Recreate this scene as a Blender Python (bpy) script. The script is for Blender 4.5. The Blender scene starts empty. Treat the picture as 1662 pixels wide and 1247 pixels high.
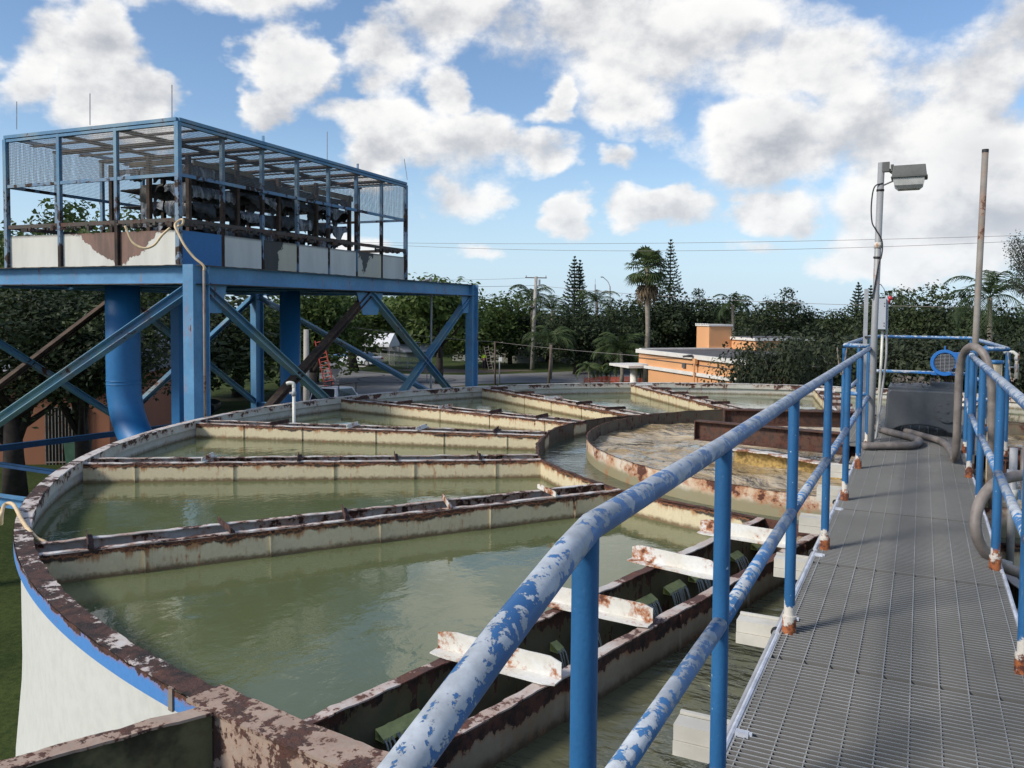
import bpy, math, random
from mathutils import Vector, Matrix, Euler, noise as mnoise
R = math.radians
random.seed(7)
scene = bpy.context.scene
COL = scene.collection

# ---------------------------------------------------------------- camera
CAMZ = 1.45; FPX = 1345.0; PW = 1662.0; PH = 1247.0
YAW = 26.3; PITCH = 2.6; ROLL = 0.45
def cam_axes():
    p, y, r = R(PITCH), R(YAW), R(ROLL)
    fw = Vector((-math.sin(y)*math.cos(p), math.cos(y)*math.cos(p), -math.sin(p)))
    rt = Vector((math.cos(y), math.sin(y), 0)); up = rt.cross(fw)
    rt2 = rt*math.cos(r) + up*math.sin(r); up2 = -rt*math.sin(r) + up*math.cos(r)
    return fw, rt2, up2
FW, RT, UP = cam_axes()
HOR = 509 - math.tan(R(ROLL))*670
CYP = HOR + FPX*math.tan(R(PITCH))
O = Vector((0, 0, CAMZ))
def at_z(px, py, z):            # the place at height z that a picture point shows
    d = FW + RT*((px-831)/FPX) - UP*((py-CYP)/FPX)
    return O + d*((z-CAMZ)/d.z)
def at_d(px, py, dep):          # the place at a distance in metres along the view
    return O + (FW + RT*((px-831)/FPX) - UP*((py-CYP)/FPX))*dep
cd = bpy.data.cameras.new('camera'); cam = bpy.data.objects.new('camera', cd); COL.objects.link(cam)
m3 = Matrix((RT, UP, -FW)).transposed()
cam.matrix_world = Matrix.Translation(O) @ m3.to_4x4()
cd.sensor_fit = 'HORIZONTAL'; cd.sensor_width = 36; cd.lens = FPX/PW*36
cd.shift_y = -(PH/2-CYP)/PW
cd.clip_start = 0.05; cd.clip_end = 3000
scene.camera = cam

# ---------------------------------------------------------------- light
SUN_EL = 36.0
sd = Vector((-0.60, -0.80, 0)).normalized()
sunv = Vector((sd.x*math.cos(R(SUN_EL)), sd.y*math.cos(R(SUN_EL)), math.sin(R(SUN_EL))))
sl = bpy.data.lights.new('sun', 'SUN'); sl.energy = 2.5; sl.angle = R(11); sl.color = (1.0, 0.92, 0.80)
sun = bpy.data.objects.new('sun', sl); COL.objects.link(sun)
sun.rotation_euler = sunv.to_track_quat('Z', 'Y').to_euler()
scene.view_settings.view_transform = 'Standard'; scene.view_settings.look = 'None'
scene.view_settings.exposure = 0.55; scene.view_settings.gamma = 1.0

# ---------------------------------------------------------------- node helper
class NT:
    def __init__(s, tree): s.t = tree; s.L = tree.links
    def n(s, typ, **kw):
        nd = s.t.nodes.new(typ)
        for k, v in kw.items(): setattr(nd, k, v)
        return nd
    def put(s, sock, v):
        if v is None: return
        if hasattr(v, 'links') or isinstance(v, bpy.types.NodeSocket): s.L.new(v, sock)
        else: sock.default_value = v
    def math(s, op, a, b=None, c=None, clamp=False):
        nd = s.n('ShaderNodeMath', operation=op); nd.use_clamp = clamp
        for i, v in enumerate((a, b, c)):
            if v is not None: s.put(nd.inputs[i], v)
        return nd.outputs[0]
    def vmath(s, op, a, b=None, out=0):
        nd = s.n('ShaderNodeVectorMath', operation=op)
        s.put(nd.inputs[0], a)
        if b is not None: s.put(nd.inputs[1], b)
        return nd.outputs[out]
    def noise(s, vec, scale, detail=4, rough=.55, dist=0, col=False):
        nd = s.n('ShaderNodeTexNoise'); s.put(nd.inputs['Vector'], vec)
        nd.inputs['Scale'].default_value = scale; nd.inputs['Detail'].default_value = detail
        nd.inputs['Roughness'].default_value = rough; nd.inputs['Distortion'].default_value = dist
        return nd.outputs['Color' if col else 'Fac']
    def mapr(s, v, a, b, c=0., d=1., smooth=True):
        nd = s.n('ShaderNodeMapRange'); nd.interpolation_type = 'SMOOTHSTEP' if smooth else 'LINEAR'
        s.put(nd.inputs[0], v)
        for i, x in enumerate((a, b, c, d)): s.put(nd.inputs[i+1], x)
        return nd.outputs[0]
    def mix(s, f, a, b):
        nd = s.n('ShaderNodeMix', data_type='RGBA'); s.put(nd.inputs[0], f)
        s.put(nd.inputs[6], a if not isinstance(a, tuple) else (*a[:3], 1)); s.put(nd.inputs[7], b if not isinstance(b, tuple) else (*b[:3], 1))
        return nd.outputs[2]
    def scalev(s, vec, sc):
        return s.vmath('MULTIPLY', vec, sc)
    def sep(s, v):
        nd = s.n('ShaderNodeSeparateXYZ'); s.put(nd.inputs[0], v); return nd.outputs
    def comb(s, x, y, z):
        nd = s.n('ShaderNodeCombineXYZ')
        for i, v in enumerate((x, y, z)): s.put(nd.inputs[i], v)
        return nd.outputs[0]

# ---------------------------------------------------------------- sky with cumulus clouds
def build_world():
    w = bpy.data.worlds.new('World'); scene.world = w; w.use_nodes = True
    t = w.node_tree; t.nodes.clear(); N = NT(t)
    out = N.n('ShaderNodeOutputWorld')
    sky = N.n('ShaderNodeTexSky', sky_type='NISHITA'); sky.sun_disc = False
    sky.sun_elevation = R(SUN_EL); sky.sun_rotation = math.atan2(sd.x, sd.y)
    sky.air_density = 1.0; sky.dust_density = 0.6; sky.ozone_density = 2.2; sky.altitude = 0
    bg1 = N.n('ShaderNodeBackground'); N.put(bg1.inputs[0], N.vmath('MULTIPLY', sky.outputs[0], (.93, 1.0, 1.07))); bg1.inputs[1].default_value = 0.100
    tc = N.n('ShaderNodeTexCoord'); d = tc.outputs['Generated']
    x, y, z = N.sep(d)
    # azimuth measured from north by west, elevation; both in radians
    az = N.math('ARCTAN2', x, y); el = N.math('ARCSINE', z)
    wq = N.noise(N.scalev(d, (1, 1, 1.6)), 6.0, 5, .6, col=True)
    wx, wy, wz = N.sep(N.vmath('SUBTRACT', wq, (.5, .5, .5)))
    azw = N.math('MULTIPLY_ADD', wx, 0.17, az); elw = N.math('MULTIPLY_ADD', wy, 0.12, el)
    # cloud banks: azimuth deg, elevation deg, half sizes deg, strength
    banks = []
    def B(px, py, rx, ry, k=1.0):
        v = FW + RT*((px-831)/FPX) - UP*((py-CYP)/FPX); v.normalize()
        banks.append((math.atan2(v.x, v.y), math.asin(v.z), rx/FPX, ry/FPX, k))
    for a in [(40,95,62,85),(165,95,62,105),(245,150,50,70),(455,100,62,70),(420,185,55,45),
              (640,70,85,75),(725,140,45,55),(620,185,110,40,.8),(760,235,110,62),(600,250,60,50),
              (1080,60,260,110),(1260,110,200,60,.8),(1040,170,120,45,.7),(895,170,40,38),(880,250,70,36),(745,320,75,55),(925,345,55,34),
              (1090,335,90,40),(1010,258,36,26,.8),(1250,235,120,70),(1500,215,150,120),(1620,190,90,130),(1560,350,190,70),
              (1260,340,80,42),(1420,400,130,36,.8),(770,418,42,20,.8),(1600,420,120,40,.7),(1230,412,60,22,.6),(560,400,60,20,.5),
              (300,-70,170,60),(715,-70,100,125,1.2),(950,-70,75,100),(1400,-150,260,80),(0,-140,160,90),
              (1750,60,120,70),(1850,300,160,120),(-120,60,70,110),(-260,200,120,90)]:
        B(*a)
    f = None
    for (a, e, ra, re, k) in banks:
        u = N.math('MULTIPLY', N.math('SUBTRACT', azw, a), 1/ra); v = N.math('MULTIPLY', N.math('SUBTRACT', elw, e), 1/re)
        r2 = N.math('ADD', N.math('MULTIPLY', u, u), N.math('MULTIPLY', v, v))
        g = N.math('MULTIPLY', N.math('SUBTRACT', 1.25, r2), k*.55)
        f = g if f is None else N.math('SMOOTH_MAX', f, g, .25)
    # generic broken cloud everywhere else (behind and overhead)
    gen = N.noise(N.scalev(d, (1, 1, 1.5)), 2.2, 3, .5)
    away = N.math('MAXIMUM', N.mapr(el, .40, .62), N.mapr(N.math('COSINE', N.math('ADD', az, R(YAW))), .72, .35))
    gen = N.math('MULTIPLY', N.math('SUBTRACT', gen, .52), 5.5)
    gen = N.math('ADD', N.math('MULTIPLY', N.math('ADD', gen, 3.), away), -3.)
    f = N.math('MAXIMUM', f, gen); f = N.math('MAXIMUM', f, -1.2); f = N.math('MINIMUM', f, .9)
    def puff(vec):
        a = N.noise(N.scalev(vec, (1, 1, 1.35)), 9.5, 8, .58)
        b = N.noise(N.scalev(vec, (1, 1, 1.35)), 5.0, 3, .5)
        return N.math('ADD', N.math('MULTIPLY', N.math('SUBTRACT', a, .5), 2.5), N.math('MULTIPLY', N.math('SUBTRACT', b, .5), 1.7))
    p0 = puff(d)
    dens = N.math('ADD', N.math('MULTIPLY', f, 1.55), N.math('SUBTRACT', p0, .10))
    lit = Vector((-0.45, -0.1, 0.9)).normalized()*.028
    p1 = puff(N.vmath('ADD', d, tuple(lit)))
    cover = N.mapr(dens, -.10, .62)
    slope = N.math('SUBTRACT', p0, p1)                       # puffs are brighter on the side that faces up and to the sun
    thick = N.mapr(N.math('ADD', dens, 0), .3, 1.6)
    shade = N.math('ADD', N.mapr(slope, -.62, .36, .25, 1.05), N.math('MULTIPLY', N.math('MULTIPLY', thick, N.mapr(N.noise(d, 4.5, 3, .5), .40, .62, .35, 1.)), -.52), clamp=True)
    ccol = N.mix(shade, (.42, .445, .50), (1.0, .99, .97))
    # thin bright air towards the horizon
    hz = N.mapr(el, .0, .20, 1., 0.)
    ccol = N.mix(N.math('MULTIPLY', hz, .45), ccol, (.80, .85, .92))
    bg2 = N.n('ShaderNodeBackground'); N.L.new(ccol, bg2.inputs[0]); bg2.inputs[1].default_value = 0.70
    bg3 = N.n('ShaderNodeBackground'); bg3.inputs[0].default_value = (.56, .75, .95, 1); bg3.inputs[1].default_value = .70
    m0 = N.n('ShaderNodeMixShader'); N.put(m0.inputs[0], N.mapr(el, -.02, .24, .80, .0)); N.L.new(bg1.outputs[0], m0.inputs[1]); N.L.new(bg3.outputs[0], m0.inputs[2])
    m1 = N.n('ShaderNodeMixShader'); N.put(m1.inputs[0], N.math('MULTIPLY', cover, .97)); N.L.new(m0.outputs[0], m1.inputs[1]); N.L.new(bg2.outputs[0], m1.inputs[2])
    N.L.new(m1.outputs[0], out.inputs[0])
    w.cycles.sampling_method = 'MANUAL'; w.cycles.sample_map_resolution = 512
build_world()

# ---------------------------------------------------------------- materials
MATS = {}
def newmat(name):
    m = bpy.data.materials.new(name); m.use_nodes = True; t = m.node_tree
    N = NT(t); b = t.nodes['Principled BSDF']; MATS[name] = m
    oc = N.n('ShaderNodeTexCoord').outputs['Object']
    return m, N, b, oc
def bump(N, b, h, dist=.01, strength=.6):
    bn = N.n('ShaderNodeBump'); N.put(bn.inputs['Height'], h); bn.inputs['Distance'].default_value = dist; bn.inputs['Strength'].default_value = strength
    N.L.new(bn.outputs[0], b.inputs['Normal'])
def plain(name, col, rough=.6, metal=0., var=.25, sc=3., bmp=.0, spec=.5):
    m, N, b, oc = newmat(name)
    n1 = N.noise(oc, sc, 6, .6)
    dark = tuple(c*(1-var) for c in col); lite = tuple(min(1, c*(1+var)) for c in col)
    N.put(b.inputs['Base Color'], N.mix(N.mapr(n1, .3, .7), dark, lite))
    b.inputs['Roughness'].default_value = rough; b.inputs['Metallic'].default_value = metal
    b.inputs['Specular IOR Level'].default_value = spec
    if bmp: bump(N, b, N.noise(oc, sc*12, 5, .6), bmp)
    return m
RUST_D = (.040, .022, .019); RUST_M = (.115, .048, .034); RUST_O = (.36, .13, .045)
def rusty(name, paint, amount=.5, scale=3., streak=.0, zgrad=None, paint2=None, rough=.55, orange=.4, dark=None, line=None, top=0., drip=None, mid=None, ygrad=None):
    """painted steel with rust breaking through; amount 0..1, zgrad=(z_from,z_to,gain) more rust towards z_to; line=(z0,z1,col) a stained band"""
    m, N, b, oc = newmat(name)
    x, y, z = N.sep(oc)
    n1 = N.noise(oc, scale, 9, .66); n2 = N.noise(oc, scale*5.5, 7, .7)
    v = N.math('ADD', N.math('MULTIPLY', n1, .68), N.math('MULTIPLY', n2, .32))
    if streak:
        s = N.noise(N.scalev(oc, (1, 1, .10)), scale*7, 5, .6)
        v = N.math('ADD', N.math('MULTIPLY', v, 1-streak), N.math('MULTIPLY', s, streak))
    if zgrad: v = N.math('ADD', v, N.mapr(z, zgrad[0], zgrad[1], 0., zgrad[2]))
    if ygrad: v = N.math('ADD', v, N.mapr(y, ygrad[0], ygrad[1], 0., ygrad[2]))
    if top:
        g = N.n('ShaderNodeNewGeometry'); v = N.math('ADD', v, N.math('MULTIPLY', N.mapr(N.sep(g.outputs['Normal'])[2], .3, .9), top))
    th = .72 - .42*amount
    msk = N.mapr(v, th, th+.022); halo = N.mapr(v, th-.075, th+.01)
    p = paint
    if paint2: p = N.mix(N.mapr(N.noise(oc, scale*.8, 5, .6), .42, .58), paint, paint2)
    p = N.mix(N.math('MULTIPLY', N.mapr(N.noise(oc, scale*9, 5, .7), .35, .75), .25), p, tuple(c*.55 for c in paint))
    if line: p = N.mix(N.math('MULTIPLY', N.mapr(N.math('ADD', z, N.math('MULTIPLY', N.math('SUBTRACT', n2, .5), .10)), line[0], line[1]), .9), p, line[2])
    if drip:     # rust runs and black mould hanging from the upper edge at height drip
        run = N.noise(N.scalev(oc, (1, 1, .06)), 9, 6, .7); gr = N.mapr(z, drip-.20, drip, 0., 1.)
        p = N.mix(N.math('MULTIPLY', N.mapr(N.math('MULTIPLY', run, N.math('ADD', gr, .55)), .60, .86), .85), p, (.34, .135, .04))
        mw = N.noise(N.scalev(oc, (1, 1, .5)), 5.5, 8, .72); mo = N.noise(oc, 1.1, 3, .5)
        thk = N.math('ADD', N.math('MULTIPLY', mw, .15), N.math('MULTIPLY', mo, .10))
        p = N.mix(N.math('MULTIPLY', N.mapr(N.math('ADD', z, thk), drip+.070, drip+.088), .95), p, N.mix(N.mapr(n2, .4, .62), (.012, .010, .009), (.050, .028, .018)))
    p = N.mix(N.math('MULTIPLY', halo, .55*orange/.4), p, RUST_O)
    rc = N.mix(N.mapr(N.noise(oc, scale*3.1, 8, .7), .38, .62), dark or RUST_D, mid or RUST_M)
    rc = N.mix(N.math('MULTIPLY', N.mapr(N.noise(oc, scale*2.3, 8, .75), .52, .68), orange), rc, RUST_O)
    N.put(b.inputs['Base Color'], N.mix(msk, p, rc))
    N.put(b.inputs['Roughness'], N.mapr(msk, 0, 1, rough, .92))
    h = N.math('ADD', N.math('MULTIPLY', msk, N.math('ADD', N.math('MULTIPLY', n2, 1.6), -.9)), N.math('MULTIPLY', n2, .12))
    bump(N, b, h, .012, .9)
    return m
rusty('trough_paint', (.63, .545, .37), .24, 3.4, .40, (-.405, -.345, .20), (.64, .56, .38), .55, .5, line=(-.50, -.55, (.13, .08, .035)), dark=(.022, .017, .015), drip=-.345)
rusty('trough_white', (.56, .56, .55), .46, 3.6, .1, None, (.50, .46, .42), .6, .45, dark=(.030, .020, .018))
rusty('trough_top', (.64, .63, .62), .44, 4.2, 0, None, (.40, .34, .30), .6, .35)
rusty('trough_dark', (.36, .31, .23), .34, 3.0, .25, (-.47, -.34, .24), (.28, .24, .17), .7, .25, dark=(.026, .018, .016), line=(-.49, -.56, (.09, .06, .03)), drip=-.34)
rusty('near_top', (.58, .55, .52), .52, 2.0, .0, None, (.48, .42, .38), .7, .25, dark=(.085, .045, .042))
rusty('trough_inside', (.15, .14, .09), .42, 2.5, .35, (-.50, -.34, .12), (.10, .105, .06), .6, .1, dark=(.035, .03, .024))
rusty('rim_top', (.58, .55, .51), .44, 2.9, .0, None, (.58, .55, .53), .7, .16, dark=(.022, .016, .015), mid=(.085, .040, .032), ygrad=(6.5, 3.2, .095))
rusty('rim_inner', (.56, .55, .50), .27, 3.6, .10, (-.46, -.33, .10), (.50, .49, .43), .6, .25, line=(-.50, -.57, (.12, .08, .035)))
rusty('well_paint', (.66, .59, .49), .27, 2.6, .05, (-.50, -.38, .08), (.62, .46, .32), .6, .6, line=(-.40, -.47, (.24, .22, .13)), dark=(.10, .035, .022))
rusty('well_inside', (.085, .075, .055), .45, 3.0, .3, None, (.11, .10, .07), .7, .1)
rusty('brace_paint', (.66, .64, .58), .36, 4.0, .0, None, (.72, .72, .70), .5, .75, dark=(.16, .06, .03))
rusty('ibeam_rust', (.045, .026, .022), .55, 3.0, .2, None, None, .7, .12, dark=(.038, .02, .017))
rusty('box_rust', (.34, .26, .21), .50, 5.5, .0, None, (.40, .31, .25), .85, .14, dark=(.075, .045, .038))
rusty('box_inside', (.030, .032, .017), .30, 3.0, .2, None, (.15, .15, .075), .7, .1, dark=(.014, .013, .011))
rusty('tank_wall_paint', (.66, .67, .64), .10, 1.2, .2, None, None, .5, .3)
rusty('band_blue', (.085, .26, .62), .30, 4.0, .0, (-.36, -.30, .20), None, .5, .35)
rusty('post_blue', (.035, .19, .45), .10, 5.0, .0, None, None, .45, .2)
rusty('tower_blue', (.085, .24, .43), .27, 1.6, .5, None, (.11, .29, .50), .55, .25, dark=(.03, .022, .02))
rusty('brace_blue', (.085, .23, .39), .36, .7, .05, None, (.19, .32, .36), .6, .15, dark=(.04, .03, .027))
rusty('cage_blue', (.075, .21, .37), .34, 1.1, .2, (4.3, 3.3, .11), (.16, .28, .38), .6, .12, dark=(.020, .017, .016), mid=(.05, .032, .024))
rusty('brace_brown', (.16, .18, .18), .85, .8, .1, None, (.10, .24, .36), .7, .10, dark=(.045, .033, .028), mid=(.10, .068, .048))
rusty('cage_slat', (.07, .063, .056), .45, 2.0, .2, None, None, .8, .06, dark=(.04, .034, .03))
rusty('panel_paint', (.62, .62, .58), .12, .9, .35, None, (.66, .65, .58), .6, .1, dark=(.028, .026, .028))
rusty('panel_peeled', (.62, .61, .54), .50, .8, .2, (2.3, 2.75, .10), None, .6, .12, dark=(.16, .075, .05))
rusty('panel_charred', (.55, .53, .42), .62, .8, .25, None, None, .6, .0, dark=(.018, .018, .02))
rusty('pipe_blue', (.016, .145, .37), .04, 1.5, .2, None, None, .5, .1)
rusty('grey_metal', (.30, .31, .32), .22, 4.0, .0, None, None, .45, .3)
rusty('pole_rust', (.20, .175, .15), .40, 3.0, .0, None, (.25, .23, .205), .7, .2, dark=(.13, .085, .06))
rusty('galv', (.36, .38, .41), .12, 6.0, .1, None, (.29, .31, .34), .45, .1)
rusty('gear_grey', (.060, .068, .080), .12, 3.0, 0, None, (.07, .08, .092), .5, .05)
rusty('motor_blue', (.02, .16, .50), .12, 6.0, 0, None, None, .45, .15)
rusty('cream_pipe', (.60, .50, .33), .20, 4.0, .2, None, None, .5, .5)
plain('conduit_grey', (.33, .34, .36), .5, 0, .2, 8)
plain('edge_strip', (.50, .53, .60), .55, 0, .25, 9)
plain('pvc_white', (.62, .62, .56), .4, 0, .12, 5)
plain('stub_paint', (.58, .56, .50), .5, 0, .15, 4)
plain('cabinet_grey', (.42, .45, .50), .45, 0, .06, 4)
plain('red_plastic', (.55, .04, .04), .4, 0, .1, 4)
plain('black_rubber', (.02, .02, .022), .6, 0, .2, 6)
plain('hose_grey', (.19, .165, .15), .55, 0, .3, 7, .002)
plain('hose_tan', (.62, .47, .28), .5, 0, .15, 7)
plain('lamp_house', (.10, .105, .10), .5, 0, .2, 6)
plain('lens', (.42, .43, .42), .25, 0, .15, 9)
plain('tray_black', (.013, .013, .014), .55, 0, .4, 3, .004)
plain('tray_wood', (.20, .15, .09), .8, 0, .3, 4)
plain('tray_post', (.055, .035, .025), .8, 0, .4, 4)
plain('concrete', (.42, .40, .37), .85, 0, .12, 2, .004)
plain('pole_concrete', (.36, .34, .31), .85, 0, .12, 2)
plain('orange_wall', (.66, .34, .16), .85, 0, .05, .6, .002)
plain('orange_house', (.30, .125, .07), .85, 0, .08, .6)  # wall colour darkened to stand in for deep shade under the trees
plain('white_trim', (.68, .66, .62), .7, 0, .08, 2)
plain('roof_dark', (.085, .082, .085), .9, 0, .3, 1.5)
plain('roof_grey', (.36, .37, .40), .6, 0, .1, 1.5)
plain('house_grey', (.20, .21, .18), .85, 0, .1, .6)
plain('house_white', (.40, .41, .36), .85, 0, .1, .6)
plain('pipe_dark_blue', (.008, .06, .16), .6, 0, .2, 2)
plain('window_glass', (.02, .025, .03), .08, 0, .2, 1)
plain('car_white', (.55, .58, .62), .25, 0, .03, 1)
plain('car_blue', (.08, .16, .33), .25, 0, .05, 1)
plain('car_black', (.012, .013, .016), .2, 0, .1, 1)
plain('chrome', (.5, .5, .5), .2, 1., .1, 1)
plain('tail_red', (.35, .02, .02), .3, 0, .1, 1)
plain('ladder_red', (.50, .07, .055), .5, 0, .1, 2)
plain('ladder_alu', (.38, .33, .28), .5, 0, .1, 2)
plain('sign_red', (.55, .02, .03), .4, 0, .1, 2)
plain('sign_grey', (.17, .18, .19), .5, .2, .1, 2)
plain('sign_white', (.7, .7, .7), .4, 0, .05, 2)
plain('fence_wood', (.12, .09, .07), .9, 0, .3, 3)
plain('bin_green', (.02, .06, .04), .5, 0, .2, 3)
plain('trunk_bark', (.10, .075, .055), .9, 0, .35, 4, .01)
plain('trunk_dark', (.035, .028, .024), .9, 0, .35, 4, .01)
plain('trunk_palm', (.22, .19, .155), .9, 0, .25, 4, .01)
plain('frond_dead', (.16, .115, .07), .9, 0, .3, 2)
plain('hivis', (.45, .75, .03), .7, 0, .1, 5)
plain('clothes_dark', (.012, .014, .02), .8, 0, .3, 5)
plain('skin', (.28, .14, .09), .6, 0, .1, 5)
plain('hair', (.015, .011, .009), .7, 0, .1, 5)
plain('wire', (.22, .20, .19), .6, 0, .1, 2)
plain('tent_white', (.70, .71, .74), .7, 0, .04, 2)
plain('debris', (.10, .085, .07), .8, 0, .6, 14)
plain('asphalt', (.165, .165, .17), .9, 0, .14, .5, .004)
plain('skid', (.06, .06, .062), .85, 0, .4, 2)
plain('driveway', (.10, .10, .10), .9, 0, .2, .6)

def foliage(name, c1, c2, trans=.25):
    m, N, b, oc = newmat(name)
    n1 = N.noise(oc, .9, 3, .6); n2 = N.noise(oc, 9., 2, .5)
    oi = N.n('ShaderNodeObjectInfo').outputs['Random']; v = N.math('ADD', N.math('ADD', N.math('MULTIPLY', n1, .6), N.math('MULTIPLY', n2, .4)), N.math('MULTIPLY', N.math('SUBTRACT', oi, .5), .22))
    N.put(b.inputs['Base Color'], N.mix(N.mapr(v, .36, .64), c1, c2))
    b.inputs['Roughness'].default_value = .6; b.inputs['Specular IOR Level'].default_value = .25
    tr = N.n('ShaderNodeBsdfTranslucent'); N.put(tr.inputs[0], N.mix(N.mapr(v, .36, .64), tuple(x*1.4 for x in c1), tuple(x*1.4 for x in c2)))
    mx = N.n('ShaderNodeMixShader'); mx.inputs[0].default_value = trans
    o = [n for n in N.t.nodes if n.type == 'OUTPUT_MATERIAL'][0]
    N.L.new(b.outputs[0], mx.inputs[1]); N.L.new(tr.outputs[0], mx.inputs[2]); N.L.new(mx.outputs[0], o.inputs[0])
foliage('leaf_green', (.030, .055, .016), (.085, .125, .030))
foliage('leaf_dark', (.018, .030, .013), (.046, .064, .024), .12)
foliage('leaf_bush', (.026, .036, .018), (.054, .068, .034), .12)
foliage('leaf_pine', (.020, .036, .022), (.035, .058, .032), .1)
foliage('leaf_palm', (.030, .052, .020), (.070, .098, .034), .2)
foliage('leaf_sparse', (.045, .055, .040), (.080, .092, .062), .2)
foliage('leaf_pale', (.075, .105, .020), (.150, .180, .050), .3)

def grass_mat():
    m, N, b, oc = newmat('grass_mat')
    v = N.math('ADD', N.math('MULTIPLY', N.noise(oc, .25, 5, .65), .5), N.math('MULTIPLY', N.noise(oc, 9, 4, .7), .5))
    c = N.mix(N.mapr(v, .38, .62), (.026, .042, .012), (.062, .082, .024))
    N.put(b.inputs['Base Color'], N.mix(N.mapr(N.noise(oc, .12, 4, .6), .60, .68), c, (.14, .12, .075)))
    b.inputs['Roughness'].default_value = .95; b.inputs['Specular IOR Level'].default_value = .1
    bump(N, b, N.noise(oc, 30, 4, .7), .03)
grass_mat()

def peel(name, base, chalk, side, upper, sc=14.):
    """blue railing pipe; chalky primer shows, more on the weather side (top)"""
    m, N, b, oc = newmat(name)
    g = N.n('ShaderNodeNewGeometry'); nz = N.sep(g.outputs['Normal'])[2]
    v = N.math('ADD', N.math('MULTIPLY', N.noise(oc, sc, 9, .68, .25), .75), N.math('MULTIPLY', N.noise(oc, sc*.25, 3, .5), .25))
    th = N.math('ADD', N.mapr(nz, -.2, .8, side, upper), N.math('MULTIPLY', N.math('SUBTRACT', N.noise(oc, 2.1, 3, .5), .5), .20))
    msk = N.mapr(N.math('SUBTRACT', v, th), 0, .012)
    c = N.mix(N.mapr(N.noise(oc, 7, 6, .6), .3, .7), tuple(q*.75 for q in base), tuple(q*1.2 for q in base))
    ch = N.mix(N.mapr(N.noise(oc, 11, 7, .7), .35, .68), tuple(q*.78 for q in chalk), tuple(min(.9, q*1.25) for q in chalk))
    ch = N.mix(N.math('MULTIPLY', N.mapr(N.noise(oc, 17, 6, .7), .60, .72), .5), ch, (.16, .12, .13))
    N.put(b.inputs['Base Color'], N.mix(msk, c, ch))
    N.put(b.inputs['Roughness'], N.mapr(msk, 0, 1, .42, .8))
    bump(N, b, N.math('SUBTRACT', N.math('MULTIPLY', N.noise(oc, 40, 4, .6), .25), msk), .0018, .7)
peel('rail_blue', (.045, .15, .36), (.37, .41, .46), .57, .45, 28.)
peel('rail_mid_blue', (.055, .18, .40), (.39, .43, .48), .57, .47, 24)

def post_mat():
    m, N, b, oc = newmat('railing_post')
    x, y, z = N.sep(oc)
    n = N.noise(oc, 30, 6, .7); w = N.noise(oc, 9, 6, .7)
    zz = N.math('ADD', z, N.math('MULTIPLY', N.math('SUBTRACT', w, .5), .22))
    c = N.mix(N.mapr(N.noise(N.scalev(oc, (1, 1, .3)), 9, 5, .6), .3, .7), (.014, .095, .24), (.024, .135, .32))
    sc_ = N.noise(N.scalev(oc, (1, 1, .12)), 38, 5, .7); c = N.mix(N.math('MULTIPLY', N.mapr(sc_, .62, .74), .45), c, (.16, .25, .36)); c = N.mix(N.math('MULTIPLY', N.mapr(N.noise(oc, 4, 6, .7), .5, .72), .5), c, (.012, .06, .14))
    c = N.mix(N.mapr(zz, .135, .125), c, (.62, .58, .52))
    r = N.mapr(N.math('ADD', w, N.mapr(z, .14, .02, 0, .22)), .60, .66)
    c = N.mix(N.math('MULTIPLY', r, N.mapr(z, .16, .13)), c, N.mix(N.mapr(n, .4, .6), (.38, .12, .04), (.09, .03, .02)))
    c = N.mix(N.math('MULTIPLY', N.mapr(N.noise(oc, 55, 3, .6), .70, .74), .8), c, (.5, .6, .7))
    N.put(b.inputs['Base Color'], c); b.inputs['Roughness'].default_value = .5
    bump(N, b, N.noise(oc, 90, 3, .6), .0015, .7)
post_mat()

def grating_mat():
    m, N, b, oc = newmat('grating_steel')
    n = N.noise(oc, 1.4, 7, .68); n2 = N.noise(oc, 26, 4, .6); big = N.noise(oc, .75, 6, .7)
    c = N.mix(N.mapr(n, .35, .68), (.27, .275, .27), (.44, .44, .43))
    c = N.mix(N.math('MULTIPLY', N.mapr(n2, .5, .7), .4), c, (.20, .20, .19))
    c = N.mix(N.math('MULTIPLY', N.mapr(big, .50, .64), .45), c, (.12, .12, .12))
    # bar flanks coloured darker than the tops, painted shade for the gaps between
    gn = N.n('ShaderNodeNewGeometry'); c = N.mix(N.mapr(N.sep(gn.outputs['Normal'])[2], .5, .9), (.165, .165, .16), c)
    N.put(b.inputs['Base Color'], c); b.inputs['Metallic'].default_value = .15; b.inputs['Roughness'].default_value = .6
grating_mat()

def water(name, c1, c2, sc, hgt, aniso=(1, 1, 1), foam=None, rough=.02):
    m, N, b, oc = newmat(name)
    n = N.noise(oc, .45, 5, .6, .6)
    c = N.mix(N.mapr(n, .35, .65), c1, c2)
    v = N.scalev(oc, aniso)
    h = N.math('ADD', N.math('MULTIPLY', N.noise(v, sc, 3, .5, .4), 1.0), N.math('MULTIPLY', N.noise(v, sc*3.7, 3, .55, .3), .28))
    pt = N.noise(oc, .8, 3, .5)
    h = N.math('MULTIPLY', h, N.mapr(pt, .42, .62, .25, 1.))
    if foam:
        fm = N.mapr(N.noise(N.scalev(oc, (1, 1, 1)), .9, 5, .5, 1.2), .38, .66)
        c = N.mix(fm, c, foam)
        h = N.math('ADD', h, N.math('MULTIPLY', fm, .5))
        N.put(b.inputs['Roughness'], N.mapr(fm, 0, 1, rough, .16))
    else: b.inputs['Roughness'].default_value = rough
    N.put(b.inputs['Base Color'], c); b.inputs['IOR'].default_value = 1.6
    bump(N, b, h, hgt, 1.)
water('water_green', (.110, .132, .060), (.135, .156, .075), 7.0, .006, (1, .8, 1))
water('water_ripple', (.105, .108, .062), (.12, .122, .072), 2.8, .11, (.9, 2.0, 1))
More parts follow.
